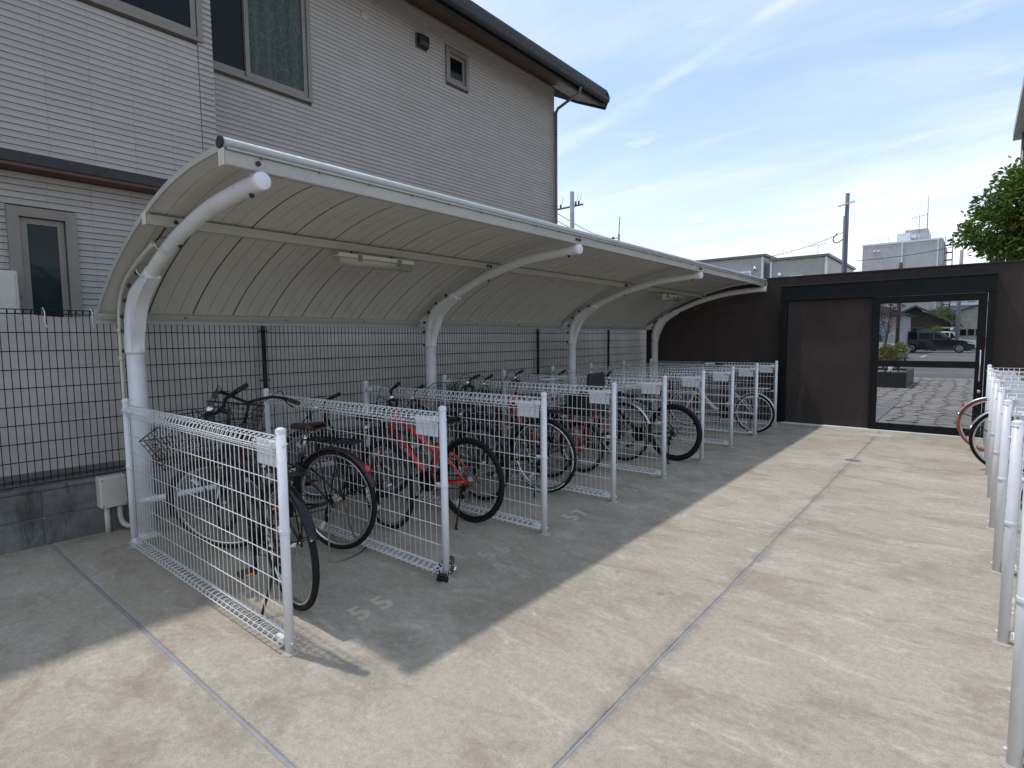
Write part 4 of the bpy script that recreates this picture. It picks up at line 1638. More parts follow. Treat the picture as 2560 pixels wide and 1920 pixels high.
    rows = [(-.125, .072, .012), (-.105, .092, .022), (-.05, .085, .020), (.0, .055, .010), (.05, .032, .008), (.11, .022, .006), (.135, .012, .0)]
    vs_, fs = [], []
    for (dx, w, dz) in rows:
        for (yy, zz) in ((-1, -.028), (-.92, -.004), (-.45, .006), (0, .002), (.45, .006), (.92, -.004), (1, -.028), (.5, -.034), (-.5, -.034)):
            vs_.append((sp0.x + dx, yy * w, sp0.z + dz + zz))
    for i in range(len(rows) - 1):
        for k in range(9):
            k2 = (k + 1) % 9
            fs.append((i * 9 + k, i * 9 + k2, i * 9 + 9 + k2, i * 9 + 9 + k))
    fs += [tuple(range(9)), tuple((len(rows) - 1) * 9 + k for k in range(9))]
    sd.add(vs_, fs, True)
    so = out(sd, 'saddle', saddle)
    pp = MB().tube([st - Vector((0, 0, .04)), (sp0.x + .0, 0, sz - .045)], .0128, 10)
    for s_ in (-1, 1):
        pp.tube([(sp0.x - .09, s_ * .035, sz - .03), (sp0.x - .04, s_ * .022, sz - .05), (sp0.x + .05, s_ * .022, sz - .045), (sp0.x + .10, s_ * .012, sz - .03)], .0035, 5)
    out(pp, 'seat_post', 'steel', so)
    # ---- drive
    cr = MB()
    cr.lathe([(.088, .040), (.088, .046), (.080, .046), (.080, .040)], bb, 28, 'y')
    for k in range(5):
        a = 2 * math.pi * k / 5
        cr.tube([bb + Vector((0, .043, 0)), bb + Vector((.082 * math.cos(a), .043, .082 * math.sin(a)))], .006, 5)
    pe = Vector((math.cos(pedal), 0, math.sin(pedal)))
    for s_ in (-1, 1):
        cr.tube([bb + Vector((0, s_ * .055, 0)), bb + pe * (.165 * s_) + Vector((0, s_ * .066, 0))], .0085, 8)
    co = out(cr, 'crank', 'black_metal')
    for s_ in (-1, 1):
        pc = bb + pe * (.165 * s_) + Vector((0, s_ * .12, 0))
        m = MB()
        m.bbox(pc.x - .038, pc.x + .038, pc.y - .046, pc.y + .046, pc.z - .012, pc.z + .012, .004)
        po = out(m, 'pedal', 'black_plastic', co)
        for e in (-1, 1):
            out(MB().box(pc.x + e * .0385 - .001, pc.x + e * .0385 + .001, pc.y - .03, pc.y + .03, pc.z - .007, pc.z + .007), 'pedal_reflector', 'amber_lens', po)
    ch = MB()
    ch.tube([bb + Vector((0, .043, .084)), ra + Vector((0, .04, .034))], .0035, 5)
    ch.tube([bb + Vector((0, .043, -.084)), ra + Vector((.05, .04, -.06)), ra + Vector((0, .04, -.036))], .0035, 5)
    out(ch, 'chain', 'black_metal')
    cs_ = MB()
    for i in range(6):
        cs_.lathe([(.024 + .005 * i, .044 - .0035 * i), (.024 + .005 * i, .046 - .0035 * i)], ra, 18, 'y')
    out(cs_, 'cassette', 'steel')
    dl = MB()
    dl.tube(smooth_path([ra + Vector((.01, .06, -.02)), ra + Vector((.03, .066, -.07)), ra + Vector((.045, .05, -.13))], 3), .009, 6)
    dl.lathe([(.022, .040), (.022, .048)], ra + Vector((.045, 0, -.13)), 12, 'y')
    dl.lathe([(.020, .040), (.020, .048)], ra + Vector((.03, 0, -.07)), 12, 'y')
    out(dl, 'derailleur', 'black_metal')
    if protector:
        out(MB().lathe([(.075, .022), (.078, .020), (.02, .021)], ra, 24, 'y'), 'spoke_protector', 'grey_plastic')
    if guard:
        m = MB()
        m.prism([(bb.x + .11, bb.z + .0), (bb.x + .09, bb.z + .08), (bb.x, bb.z + .108), (.06, r + .058), (.0, r + .04), (-.01, r), (.05, r - .01), (bb.x - .10, bb.z - .02), (bb.x, bb.z - .06)], .050, .058, 'y')
        out(m, 'chain_guard', guard)
    # ---- mudguards, stays, lamps
    if rear_fender:
        m = arc_strip(MB(), r + .016, .026, ra, R(20), R(190) if r > .3 else R(175), 26)
        # the guard's tail comes down behind the wheel
        m.xf(lambda p: Vector((2 * ra.x - p.x, p.y, p.z)))
        fo_ = out(m, 'rear_mudguard', fender)
        for s_ in (-1, 1):
            a = R(155)
            out(MB().tube([ra + Vector((0, s_ * .058, 0)), ra + Vector(((r + .014) * math.cos(a), s_ * .027, (r + .014) * math.sin(a)))], .0028, 5), 'stay', 'black_metal', fo_)
        a = R(139)
        if lens:
          out(MB().lathe([(.015, 0), (.015, .012), (.010, .018), (0, .019)], (0, 0, 0), 12, 'x').xf(lambda p: Vector((p.x, p.y, p.z * 1.9))).xf(lambda p: ra + Vector((math.cos(a) * (r + .02), 0, math.sin(a) * (r + .02))) + rotmat((0, 1, 0), -a) @ p), 'tail_reflector', 'red_lens', fo_)
    elif lens:
        out(MB().lathe([(.015, 0), (.015, -.014), (0, -.018)], (.16, .03, .53), 12, 'x'), 'tail_reflector', 'red_lens')
    if front_fender:
        m = arc_strip(MB(), r + .016, .026, fa, R(-5), R(150), 24)
        out(fr(m), 'front_mudguard', fender)
    if rack:
        m = MB()
        zr = 2 * r + .085
        for s_ in (-1, 1):
            m.tube(smooth_path([(.26, s_ * .03, zr - .02), (.20, s_ * .06, zr), (-.16, s_ * .065, zr), (-.20, s_ * .03, zr)], 4), .0055, 6)
            m.tube([(-.10, s_ * .065, zr), ra + Vector((-.005, s_ * .068, .01))], .005, 6)
            m.tube([(.10, s_ * .065, zr), ra + Vector((.01, s_ * .068, .01))], .005, 6)
        m.tube([(-.20, -.03, zr), (-.20, .03, zr)], .0055, 6)
        for k in range(4):
            m.tube([(.20 - .11 * k, -.062, zr), (.20 - .11 * k, .062, zr)], .0045, 6)
        for yy in (-.02, .02):
            m.tube([(.22, yy, zr), (-.19, yy, zr)], .004, 6)
        out(m, 'rack', rack)
    if light:
        m = MB().lathe([(.0, -.03), (.018, -.028), (.026, .0), (.028, .03), (.026, .034), (0, .036)], hb + Vector((.10, .0, -.03)), 12, 'x')
        lo_ = out(fr(m), 'headlight', 'black_plastic')
        out(fr(MB().lathe([(.024, .0345), (.020, .040), (0, .042)], hb + Vector((.10, 0, -.03)), 12, 'x')), 'lens', 'clear_lens', lo_)

    def wire_basket(c, lx, ly, hgt, mat, flare=.04, steered=True, nw=9, name='basket'):
        m = MB()
        lev = 7
        for k in range(lev):
            t = k / (lev - 1)
            e = flare * t
            pts = [(c[0] - lx / 2 - e * .4, -ly / 2 - e, c[2] + hgt * t), (c[0] + lx / 2 + e, -ly / 2 - e, c[2] + hgt * t), (c[0] + lx / 2 + e, ly / 2 + e, c[2] + hgt * t), (c[0] - lx / 2 - e * .4, ly / 2 + e, c[2] + hgt * t)]
            m.tube(pts + [pts[0]], .0035 if k in (0, lev - 1) else .0018, 5)
        for k in range(nw + 1):
            u = k / nw
            for s_ in (-1, 1):
                m.tube([(c[0] - lx / 2 + lx * u, s_ * ly / 2, c[2]), (c[0] - lx / 2 - flare * .4 + (lx + flare * 1.4) * u, s_ * (ly / 2 + flare), c[2] + hgt)], .0018, 4)
            m.tube([(c[0] + lx / 2 + flare, -ly / 2 - flare + (ly + 2 * flare) * u, c[2] + hgt), (c[0] + lx / 2, -ly / 2 + ly * u, c[2]), (c[0] - lx / 2, -ly / 2 + ly * u, c[2]), (c[0] - lx / 2 - flare * .4, -ly / 2 - flare + (ly + 2 * flare) * u, c[2] + hgt)], .0018, 4)
        return out(fr(m) if steered else m, name, mat)

    if basket:
        wire_basket((hb.x + .215, 0, ht.z - .10), .20, .28, .235, basket)
        m = MB()
        for s_ in (-1, 1):
            m.tube([(hb.x + .20, s_ * .06, ht.z - .10), fa + Vector((0, s_ * .06, 0))], .004, 5)
        out(fr(m), 'basket_stay', 'black_metal')
    if child == 'basket':
        wire_basket((.02, 0, 2 * r + .10), .30, .30, .27, 'silver_paint', .03, False, 11, 'rear_basket')
    if child == 'seat':
        m = MB()
        zr = 2 * r + .10
        m.bbox(-.16, .18, -.15, .15, zr, zr + .05, .012)
        m.bbox(-.20, -.15, -.16, .16, zr, zr + .44, .015)
        m.bbox(-.15, .12, -.17, -.145, zr, zr + .22, .010)
        m.bbox(-.15, .12, .145, .17, zr, zr + .22, .010)
        so_ = out(m, 'child_seat', 'black_plastic')
        m = MB()
        m.bbox(-.149, -.12, -.12, .12, zr + .06, zr + .40, .012)
        out(m, 'seat_pad', 'pink_cloth', so_)
    if stand == 'side':
        m = MB()
        m.tube(smooth_path([(.05, .06, r - .04), (.02, .11, .16), (-.01, .19, .006)], 3), .0075, 6)
        m.tube([(-.01, .19, .004), (-.035, .205, .004)], .009, 6)
        out(m, 'kickstand', 'black_metal')
    elif stand == 'loop':
        m = MB()
        pts = [ra + Vector((.0, -.07, 0)), (-.03, -.11, .12), (-.075, -.155, .006), (-.13, -.13, .006), (-.16, 0, .006), (-.13, .13, .006), (-.075, .155, .006), (-.03, .11, .12), ra + Vector((0, .07, 0))]
        m.tube(smooth_path(pts, 3), .0055, 6)
        out(m, 'stand', 'spoke')
    return root


bike('black city bicycle nearest the camera, its rear wheel poking past the first white post', -2.79, 1.50, 7, 'city', 'black_paint', r=.345, basket='black_wire', bars='flat', sz=.84, lean=-3, steer=48, pedal=R(-115), lens=False, hz=1.5)
bike('dark green bicycle with brown saddle and maroon mudguards, in the first bay', -3.30, 2.10, -14, 'city', 'green_black_paint', r=.345, fender='maroon', saddle='brown_leather', grip='brown_leather', basket='black_wire', bars='swept', stand='loop', sz=.86, steer=-26, hz=1.2)
bike('bright red bicycle with bare black rear tyre in the second bay', -3.02, 3.12, -4, 'mixte', 'red_paint', r=.338, rear_fender=False, front_fender=False, rack=None, rim='black_metal', saddle='black_plastic', bars='flat', spoke='black_metal', protector=True, sz=.80, steer=44, lettering='Cielo', wb=1.06, hz=.8)
bike('dark bicycle tucked in behind the second partition, beside the red one', -3.42, 2.62, 3, 'city', 'black_paint', r=.335, bars='flat', steer=38, hz=.1, lens=False)
bike('navy bicycle whose tyres carry a white reflective stripe', -3.07, 4.17, -6, 'city', 'navy_paint', r=.345, stripe=True, basket='black_wire', rear_fender=True, fender='black_paint', bars='flat', steer=26, spoke='black_metal', sz=.82, hz=1.1, lens=False)
bike('black bicycle in the third bay between the red and the striped one', -3.36, 3.62, 2, 'diamond', 'black_paint', r=.335, bars='flat', basket=None, steer=42, hz=.1, lens=False)
bike('small wheeled red bicycle with child seat in the fourth bay', -3.22, 5.06, -2, 'curve', 'red_paint', r=.27, wb=1.12, fender='black_plastic', child='seat', bars='flat', hz=1.5, sz=.78, basket='black_wire', rack='red_paint', lens=False, steer=30)
bike('black bicycle with silver rear basket in the fourth bay', -3.38, 4.66, 2, 'city', 'black_paint', r=.335, child='basket', bars='flat', hz=.6, basket='black_wire', steer=36, lens=False)
bike('black bicycle with a silver mudguard in the fifth bay', -3.14, 5.84, -1, 'city', 'black_paint', r=.345, fender='silver_paint', bars='flat', hz=.7, basket='black_wire', steer=30, lens=False)
bike('black mountain bicycle with thick knobbly tyres in the fifth bay', -2.66, 6.19, 0, 'diamond', 'black_paint', r=.335, tw=.028, rear_fender=False, front_fender=False, rack=None, rim='black_metal', spoke='black_metal', bars='flat', light=False, sz=.78, wb=1.08, lens=False, steer=30, hz=.6)
bike('pearl white small wheeled bicycle at the far end of the shelter', -2.50, 8.72, 2, 'curve', 'pearl_white', r=.295, wb=1.06, fender='silver_paint', rim='pearl_white', rack='silver_paint', basket=None, bars='swept', hz=1.3, sz=.78, steer=10, lens=False)
bike('bicycle with orange tyres at the far end of the right row', .21, 8.94, 180, 'diamond', 'black_paint', r=.335, tyre='orange_tyre', rear_fender=True, fender='silver_paint', front_fender=False, rack=None, bars='flat')
bike('silver mudguard bicycle in the right row, its black tyre poking past the white posts', .335, 7.72, 180, 'city', 'silver_paint', r=.335, fender='silver_paint', rack='silver_paint', basket='black_wire', bars='swept', lens=False)
bike('dark bicycle in the right row beside the nearer white partitions', .62, 5.0, 180, 'city', 'navy_paint', r=.335, fender='black_paint', basket='black_wire', bars='swept', lens=False)

# coil lock left on the second post
lk = thing('bicycle_lock', 'black cable lock coiled round the foot of the second white post', 'lock', (-2.37, 2.26, 0))
m = MB()
cp = []
for k in range(90):
    t = k / 89
    a = t * 2 * math.pi * 1.15
    b = t * 2 * math.pi * 16
    cx, cy, cz = -2.3965 + .045 * math.cos(a) - .01, 2.26 + .045 * math.sin(a), .10 - .05 * t + .03 * math.sin(a)
    cp.append((cx + .011 * math.cos(b) * math.cos(a), cy + .011 * math.cos(b) * math.sin(a), cz + .011 * math.sin(b)))
m.tube(cp, .0032, 5)
m.build('cable', 'rubber', lk)
MB().tube([(-2.42, 2.205, .022), (-2.36, 2.235, .016)], .016, 10).build('barrel', 'rubber', lk)
MB().tube([(-2.425, 2.2025, .0225), (-2.4205, 2.2048, .0222)], .012, 10).build('key_face', 'steel', lk)
MB().tube([(-2.345, 2.275, .05), (-2.350, 2.29, .085)], .010, 8).build('catch', 'steel', lk)

# ================================================================== greenery
def foliage(name, parent, blobs, n, size, mat, seed, droop=.3, aspect=.42):
    rng = np.random.default_rng(seed)
    wts = np.array([b[3] * b[4] * b[5] for b in blobs])
    wts = wts / wts.sum()
    idx = rng.choice(len(blobs), n, p=wts)
    B = np.array(blobs)[idx]
    d = rng.normal(size=(n, 3))
    d /= np.linalg.norm(d, axis=1)[:, None]
    rad = rng.uniform(.25, 1, n) ** .45
    rad *= 1 + .22 * rng.normal(size=n) * (rng.random(n) < .35)
    P = B[:, :3] + d * rad[:, None] * B[:, 3:6]
    ax = d + rng.normal(scale=.55, size=(n, 3))
    ax[:, 2] -= droop
    ax /= np.linalg.norm(ax, axis=1)[:, None]
    w = np.cross(ax, rng.normal(size=(n, 3)))
    w /= np.linalg.norm(w, axis=1)[:, None]
    nn = np.cross(ax, w)
    L = size * rng.uniform(.6, 1.3, n)[:, None]
    V = np.empty((n, 6, 3))
    V[:, 0] = P
    V[:, 1] = P + ax * L * .35 + w * L * aspect * .5 + nn * L * .06
    V[:, 2] = P + ax * L * .75 + w * L * aspect * .36 + nn * L * .02
    V[:, 3] = P + ax * L - nn * L * .10
    V[:, 4] = P + ax * L * .75 - w * L * aspect * .36 + nn * L * .02
    V[:, 5] = P + ax * L * .35 - w * L * aspect * .5 + nn * L * .06
    V = V.reshape(-1, 3)
    F = [(6 * i, 6 * i + 1, 6 * i + 2, 6 * i + 3) for i in range(n)] + [(6 * i, 6 * i + 3, 6 * i + 4, 6 * i + 5) for i in range(n)]
    m = MB()
    m.v, m.f, m.sm = [tuple(v) for v in V], F, [False] * len(F)
    return m.build(name, mat, parent)


def branches(m, base, tips, r0, seed=1):
    rnd = random.Random(seed)
    for t in tips:
        b, t = Vector(base), Vector(t)
        mid = b.lerp(t, .5) + Vector((rnd.uniform(-.1, .1), rnd.uniform(-.1, .1), rnd.uniform(.0, .15))) * (t - b).length
        pts = smooth_path([b, mid, t], 4)
        n = len(pts)
        m.tube(pts, [r0 * (1 - .75 * i / (n - 1)) for i in range(n)], 7)
    return m


# tree leaning over the gate wall
tr = thing('tree', 'leafy green tree rising over the brown wall at the right', 'tree', (.95, 13.0, 0))
m = MB()
m.tube(smooth_path([(.95, 13, -.1), (.93, 13, 1.2), (.98, 13.05, 2.4), (.95, 13, 3.0)], 4), [.10] * 5 + [.085] * 4 + [.07] * 4, 10)
tips = [(.35, 12.8, 3.9), (.05, 13.1, 3.3), (.6, 13.2, 4.6), (1.2, 13.1, 4.8), (1.7, 12.9, 4.2), (1.0, 12.7, 4.4), (-.2, 12.9, 3.05), (.3, 13.2, 3.0)]
branches(m, (.95, 13, 2.6), tips, .05)
m.build('trunk', 'bark', tr)
bl = [(.62, 13.0, 3.70, .50, .7, .52), (.18, 13.0, 3.28, .44, .55, .38), (.95, 13.1, 4.05, .60, .7, .46), (1.35, 13.0, 3.5, .7, .8, .7), (.38, 13.0, 2.95, .40, .6, .22), (-.16, 13.0, 3.18, .24, .3, .15), (.10, 12.95, 3.72, .22, .3, .22), (.36, 13., 4.12, .22, .25, .18), (.8, 13., 2.95, .5, .6, .3)]
foliage('crown', tr, bl, 17000, .092, 'leaf_green', 3, .35)
bl2 = [(.85, 12.75, 3.82, .42, .4, .32), (1.05, 12.7, 3.35, .5, .4, .35), (.6, 12.7, 3.3, .28, .3, .2), (1.0, 12.75, 4.2, .4, .4, .2)]
foliage('crown_tip', tr, bl2, 3600, .09, 'leaf_olive', 4, .2)

# ================================================================== things seen through and over the gate
pt_ = thing('planter', 'dark stone planter bed with soil just beyond the gate', 'planter', (-2.2, 19.4, 0))
MB().box(-3.6, -1.37, 18.42, 18.56, -.01, .418).box(-1.51, -1.37, 18.561, 20.9, -.01, .417).box(-3.6, -1.511, 20.76, 20.9, -.01, .417).build('wall', 'granite_dark', pt_)
MB().box(-3.6, -1.512, 18.561, 20.759, 0, .36).build('soil', 'soil', pt_)
gl = thing('garden_light', 'small pale spot light on the planter rim', 'garden light', (-1.75, 18.6, .42))
MB().tube([(-1.75, 18.5, .41), (-1.75, 18.5, .47)], .012, 8).build('stem', 'black_metal', gl)
MB().lathe([(.035, .46), (.05, .50), (.055, .565), (.0, .57)], (-1.75, 18.5, 0), 12).build('lamp', 'clear_lens', gl)
for i, (x, y, mt, hh, lab) in enumerate(((-1.95, 19.3, 'leaf_yellow', .95, 'yellow green hedge shrub in the planter, nearest the middle rail'), (-1.66, 19.7, 'leaf_yellow', .98, 'yellow green hedge shrub at the right end of the planter'), (-2.35, 19.4, 'leaf_dark', .95, 'darker hedge shrub at the left of the planter'))):
    s_ = thing('shrub', lab, 'shrub', (x, y, .36))
    m = MB()
    branches(m, (x, y, .34), [(x + .12, y, hh), (x - .12, y + .1, hh), (x, y - .1, hh + .05), (x + .05, y + .1, hh)], .012, i)
    m.build('stem', 'bark', s_)
    foliage('foliage', s_, [(x, y, hh - .1, .20, .22, .30), (x + .03, y, hh + .08, .16, .2, .16)], 900, .06, mt, 20 + i, .0)
rt_ = thing('maple_tree', 'thin red leaved young tree beyond the gate', 'tree', (-2.25, 21.6, 0))
m = MB()
m.tube(smooth_path([(-2.25, 21.6, -.1), (-2.22, 21.6, 1.0), (-2.15, 21.6, 1.7), (-2.1, 21.6, 2.5)], 4), [.035] * 9 + [.02] * 4, 7)
branches(m, (-2.18, 21.6, 1.45), [(-2.5, 21.6, 2.1), (-1.85, 21.6, 2.2), (-2.35, 21.6, 2.6), (-1.95, 21.6, 2.6), (-1.8, 21.5, 1.75)], .014, 5)
m.build('trunk', 'bark', rt_)
foliage('crown', rt_, [(-2.3, 21.6, 2.15, .35, .4, .4), (-1.95, 21.6, 2.3, .25, .4, .35), (-2.5, 21.6, 1.7, .2, .3, .2)], 420, .075, 'leaf_red', 9, .1)
dp = thing('timber_post', 'dark brown timber pole beyond the gate', 'pole', (-2.63, 30, 0))
MB().tube([(-2.63, 30, -.1), (-2.63, 30, 4.6)], .075, 10).build('pole', 'wood_dark', dp)


def car(label, x, y, col, facing=1, L=4.85, H=1.52, wagon=True, Wd=1.78, group=None):
    t = thing('car', label, 'car', (x, y, 0), 0 if facing > 0 else math.pi, group, local=True)
    z0 = .22
    h2 = L / 2
    wr = .33
    fx, rx = h2 - .95, -h2 + .98

    def arch(cx, n=9):
        return [(cx + (wr + .045) * math.cos(a), wr + (wr + .045) * math.sin(a)) for a in [math.pi * k / n for k in range(n + 1)]]
    low = [(h2 - .04, z0 + .06), (fx + wr + .05, z0)] + [p for p in arch(fx) if p[1] > z0 - .0] + [(fx - wr - .05, z0), (rx + wr + .05, z0)] + [p for p in arch(rx) if p[1] > z0] + [(rx - wr - .05, z0), (-h2 + .05, z0 + .08)]
    bl_ = H * .60
    upper = [(-h2, .45), (-h2 + .03, .75), (-h2 + .08, bl_ + .02), (h2 - 1.45, bl_ - .0), (h2 - .75, bl_ - .07), (h2 - .18, bl_ - .22), (h2, .58), (h2 - .01, .40)]
    m = MB()
    poly = low + upper
    n = len(poly)
    vs_ = []
    for (yy, sc) in ((-Wd / 2, .97), (-Wd / 2 + .05, 1.), (Wd / 2 - .05, 1.), (Wd / 2, .97)):
        for (a, b) in poly:
            vs_.append((a * sc, yy, .6 + (b - .6) * (1 if sc == 1 else .985)))
    fs = [tuple(range(n)), tuple(range(3 * n, 4 * n))[::-1]]
    for r_ in range(3):
        for i in range(n):
            j = (i + 1) % n
            fs.append((r_ * n + i, r_ * n + j, (r_ + 1) * n + j, (r_ + 1) * n + i))
    m.add(vs_, fs)
    body = m.build('body', col, t)
    recalc(body.data)
    rear = -h2 + (.22 if wagon else .85)
    gh = [(-h2 + .10, bl_), (rear + .16, H - .12), (rear + .55, H - .015), (-.7, H + .01), (-.02, H - .025), (.40, H - .16), (h2 - 1.40, bl_ - .005)]
    m = MB()
    n = len(gh)
    vs_ = []
    for yy, k in ((-Wd / 2 + .03, 0), (Wd / 2 - .03, 0)):
        for (a, b) in gh:
            inset = .17 * (b - bl_) / (H - bl_)
            vs_.append((a, yy + (inset if yy < 0 else -inset), b))
    fs = [tuple(range(n)), tuple(range(n, 2 * n))[::-1]] + [(i, (i + 1) % n, n + (i + 1) % n, n + i) for i in range(n)]
    m.add(vs_, fs)
    cab = m.build('cabin', col, t)
    recalc(cab.data)
    # side windows, slightly proud of the pillars
    for s_ in (-1, 1):
        for (a0, a1, b0, b1) in ((-h2 + .42, -1.12, rear + .50, -1.10), (-1.05, -.12, -1.03, -.12), (-.05, h2 - 1.72, -.05, .10)):
            zb, zt = bl_ + .04, H - .15
            yb = Wd / 2 - .03 - .17 * (zb - bl_) / (H - bl_) + .004
            yt = Wd / 2 - .03 - .17 * (zt - bl_) / (H - bl_) + .004
            MB().add([(a0, s_ * yb, zb), (a1, s_ * yb, zb), (b1, s_ * yt, zt), (b0, s_ * yt, zt), (a0, s_ * (yb - .02), zb), (a1, s_ * (yb - .02), zb), (b1, s_ * (yt - .02), zt), (b0, s_ * (yt - .02), zt)],
                     [(0, 1, 2, 3), (7, 6, 5, 4), (0, 4, 5, 1), (1, 5, 6, 2), (2, 6, 7, 3), (3, 7, 4, 0)]).build('side_window', 'car_glass', cab)
        MB().bbox(h2 - 1.75, h2 - 1.58, s_ * (Wd / 2 + .07) - .06, s_ * (Wd / 2 + .07) + .06, bl_ + .02, bl_ + .14, .03).build('mirror', col, t)
        m = MB()
        m.prism([(h2 - .50, bl_ - .20), (h2 - .20, bl_ - .26), (h2 - .06, bl_ - .34), (h2 - .10, bl_ - .38), (h2 - .42, bl_ - .30)], s_ * Wd / 2 - .02, s_ * Wd / 2 + .006, 'y')
        m.build('headlight', 'clear_lens', t)
        for cx in (fx, rx):
            w_ = MB().tube(ring_pts(wr - .055, 26, (cx, s_ * (Wd / 2 - .10), wr)), .062, 8, closed=True).build('tyre', 'rubber', t)
            k_ = MB()
            yy = s_ * (Wd / 2 - .045)
            k_.lathe([(.235, yy), (.225, yy + s_ * .012), (.20, yy)], (cx, 0, wr), 22, 'y')
            for q in range(10):
                a = 2 * math.pi * q / 10
                k_.tube([(cx, yy, wr), (cx + .22 * math.cos(a), yy, wr + .22 * math.sin(a))], .016, 5)
            k_.build('rim', 'silver_paint', w_)
    # windscreens
    for (pa, pb, nm) in (((.42, H - .165), (h2 - 1.42, bl_ + .01), 'windscreen'), ((rear + .11, H - .12), (-h2 + .11, bl_ + .03), 'rear_window')):
        dx = .012 if pa[0] > 0 else -.012
        ya, yb = Wd / 2 - .24, Wd / 2 - .10
        MB().add([(pa[0] + dx, -ya, pa[1]), (pa[0] + dx, ya, pa[1]), (pb[0] + dx, yb, pb[1]), (pb[0] + dx, -yb, pb[1]), (pa[0] - dx, -ya, pa[1]), (pa[0] - dx, ya, pa[1]), (pb[0] - dx, yb, pb[1]), (pb[0] - dx, -yb, pb[1])],
                 [(0, 1, 2, 3), (4, 7, 6, 5), (0, 4, 5, 1), (1, 5, 6, 2), (2, 6, 7, 3), (3, 7, 4, 0)]).build(nm, 'car_glass', cab)
    return t


car('black estate car parked across the car park, seen through the gate', -2.42, 56.6, 'car_black', 1, 5.0, 1.72)
car('white van like car behind the shrubs at the left of the gate view', -5.0, 41.5, 'car_white', 1, 3.9, 1.62)
car('orange red car at the right edge of the gate view', 1.05, 70, 'car_red', -1, 4.0, 1.5)
car('silver grey car parked behind the black estate', -1.6, 63, 'car_white', 1, 4.2, 1.72)

oh = thing('old_house', 'old low Japanese house with dark tiled gable roof beyond the car park', 'house', (-4.5, 68, 0))
MB().box(-7.5, -1.9, 66.2, 74, -.1, 2.3).build('wall', 'wood_dark', oh)
m = MB()
m.prism([(-8.3, 2.05), (-4.45, 4.25), (-.95, 2.30), (-.95, 2.12), (-4.45, 4.05), (-8.3, 1.88)], 65.4, 75, 'y')
m.build('roof', 'roof_tile', oh)
m = MB()
m.prism([(-7.4, 2.3), (-4.45, 3.98), (-1.95, 2.5), (-1.95, 2.3)], 66.21, 73.9, 'y')
m.build('gable', 'wood_dark', oh)
for x in (-6.6, -5.4, -4.3):
    MB().box(x, x + .8, 66.15, 66.2, 1.0, 2.0).build('window', 'pale_glass', oh)
MB().box(-6.9, -3.7, 64.6, 66.15, 2.02, 2.12).build('porch_roof', 'roof_tile', oh)
MB().box(-3.1, -1.4, 65.0, 66.15, 1.98, 2.12).build('porch_roof', 'beige_render', oh)

lw = thing('plaster_house', 'grey plastered house left of the old tiled house', 'house', (-8, 52, 0))
MB().box(-12, -4.2, 52, 58, -.1, 2.95).build('wall', 'grey_render', lw)
m = MB()
m.prism([(-12.6, 2.95), (-8, 4.7), (-3.8, 2.95)], 51.4, 58.6, 'y')
m.build('roof', 'roof_tile', lw)
MB().box(-6.4, -5.2, 51.95, 52, 1.0, 2.2).build('window', 'pale_glass', lw)

tb_ = thing('shade_tree', 'round green tree between the old house and the beige building', 'tree', (-2.9, 78, 0))
MB().tube([(-2.9, 78, -.1), (-2.9, 78, 2.4)], .18, 8).build('trunk', 'bark', tb_)
foliage('crown', tb_, [(-2.95, 78, 3.4, 1.35, 1.3, 1.0), (-2.2, 78, 2.8, 1.0, 1.0, .8), (-3.4, 78, 2.9, .9, .9, .7)], 3000, .2, 'leaf_green', 31, .1)
rb = thing('red_shrub', 'dark red shrub in front of the old house', 'shrub', (-3.25, 62.5, 0))
MB().tube([(-3.25, 62.5, -.1), (-3.25, 62.5, 1.8)], .06, 7).build('stem', 'bark', rb)
foliage('foliage', rb, [(-3.3, 62.5, 2.15, .42, .4, .32), (-3.0, 62.5, 1.9, .32, .4, .28)], 420, .11, 'leaf_red', 33, .1)
gb = thing('clipped_shrub', 'light green clipped shrub beside the red shrub', 'shrub', (-2.75, 61.5, 0))
MB().tube([(-2.75, 61.5, -.1), (-2.75, 61.5, 1.4)], .05, 7).build('stem', 'bark', gb)
foliage('foliage', gb, [(-3.2, 61.5, 1.75, .38, .3, .2), (-2.55, 61.5, 1.85, .35, .3, .35)], 800, .1, 'leaf_yellow', 34, .1)

bb_ = thing('beige_building', 'beige rendered building behind the far utility pole', 'building', (1.5, 84, 0))
MB().box(-1.55, 6, 82, 95, -.1, 4.0).build('wall', 'beige_render', bb_)
m = MB()
m.prism([(-1.7, 3.95), (6.2, 6.6), (6.2, 6.8), (-1.7, 4.12)], 81.7, 95, 'y')
m.build('roof', 'roof_tile', bb_)
m = MB()
m.prism([(-1.55, 4.0), (6, 4.0), (6, 6.5)], 82.0, 94, 'y')
m.build('gable', 'beige_render', bb_)
for x in (-1.3, -.6, .1):
    MB().box(x, x + .55, 81.95, 82, 1.3, 2.0).build('window', 'dark_glass', bb_)
gs = thing('grey_block', 'long pale grey building closing the view above the old roofs', 'building', (-6, 118, 0))
MB().box(-40, 10, 115, 125, -.1, 9.2).build('wall', 'grey_render', gs)
MB().box(-40, 10, 114.6, 115, 6.0, 6.4).build('ledge', 'white_trim', gs)
for k in range(8):
    MB().box(-5.6 + k * 1.5, -4.7 + k * 1.5, 114.95, 115, 6.5, 7.6).build('window', 'pale_glass', gs)
MB().box(-3.6, -.6, 106, 112, -.1, 5.1).build('blue_roof_shed', 'blue_sheet', gs)


def pole(label, x, y, h, r, mat='concrete_pole', name='utility_pole'):
    t = thing(name, label, 'pole', (x, y, 0))
    MB().tube([(x, y, -.1), (x, y, h)], [r * 1.25, r], 12).build('pole', mat, t)
    return t


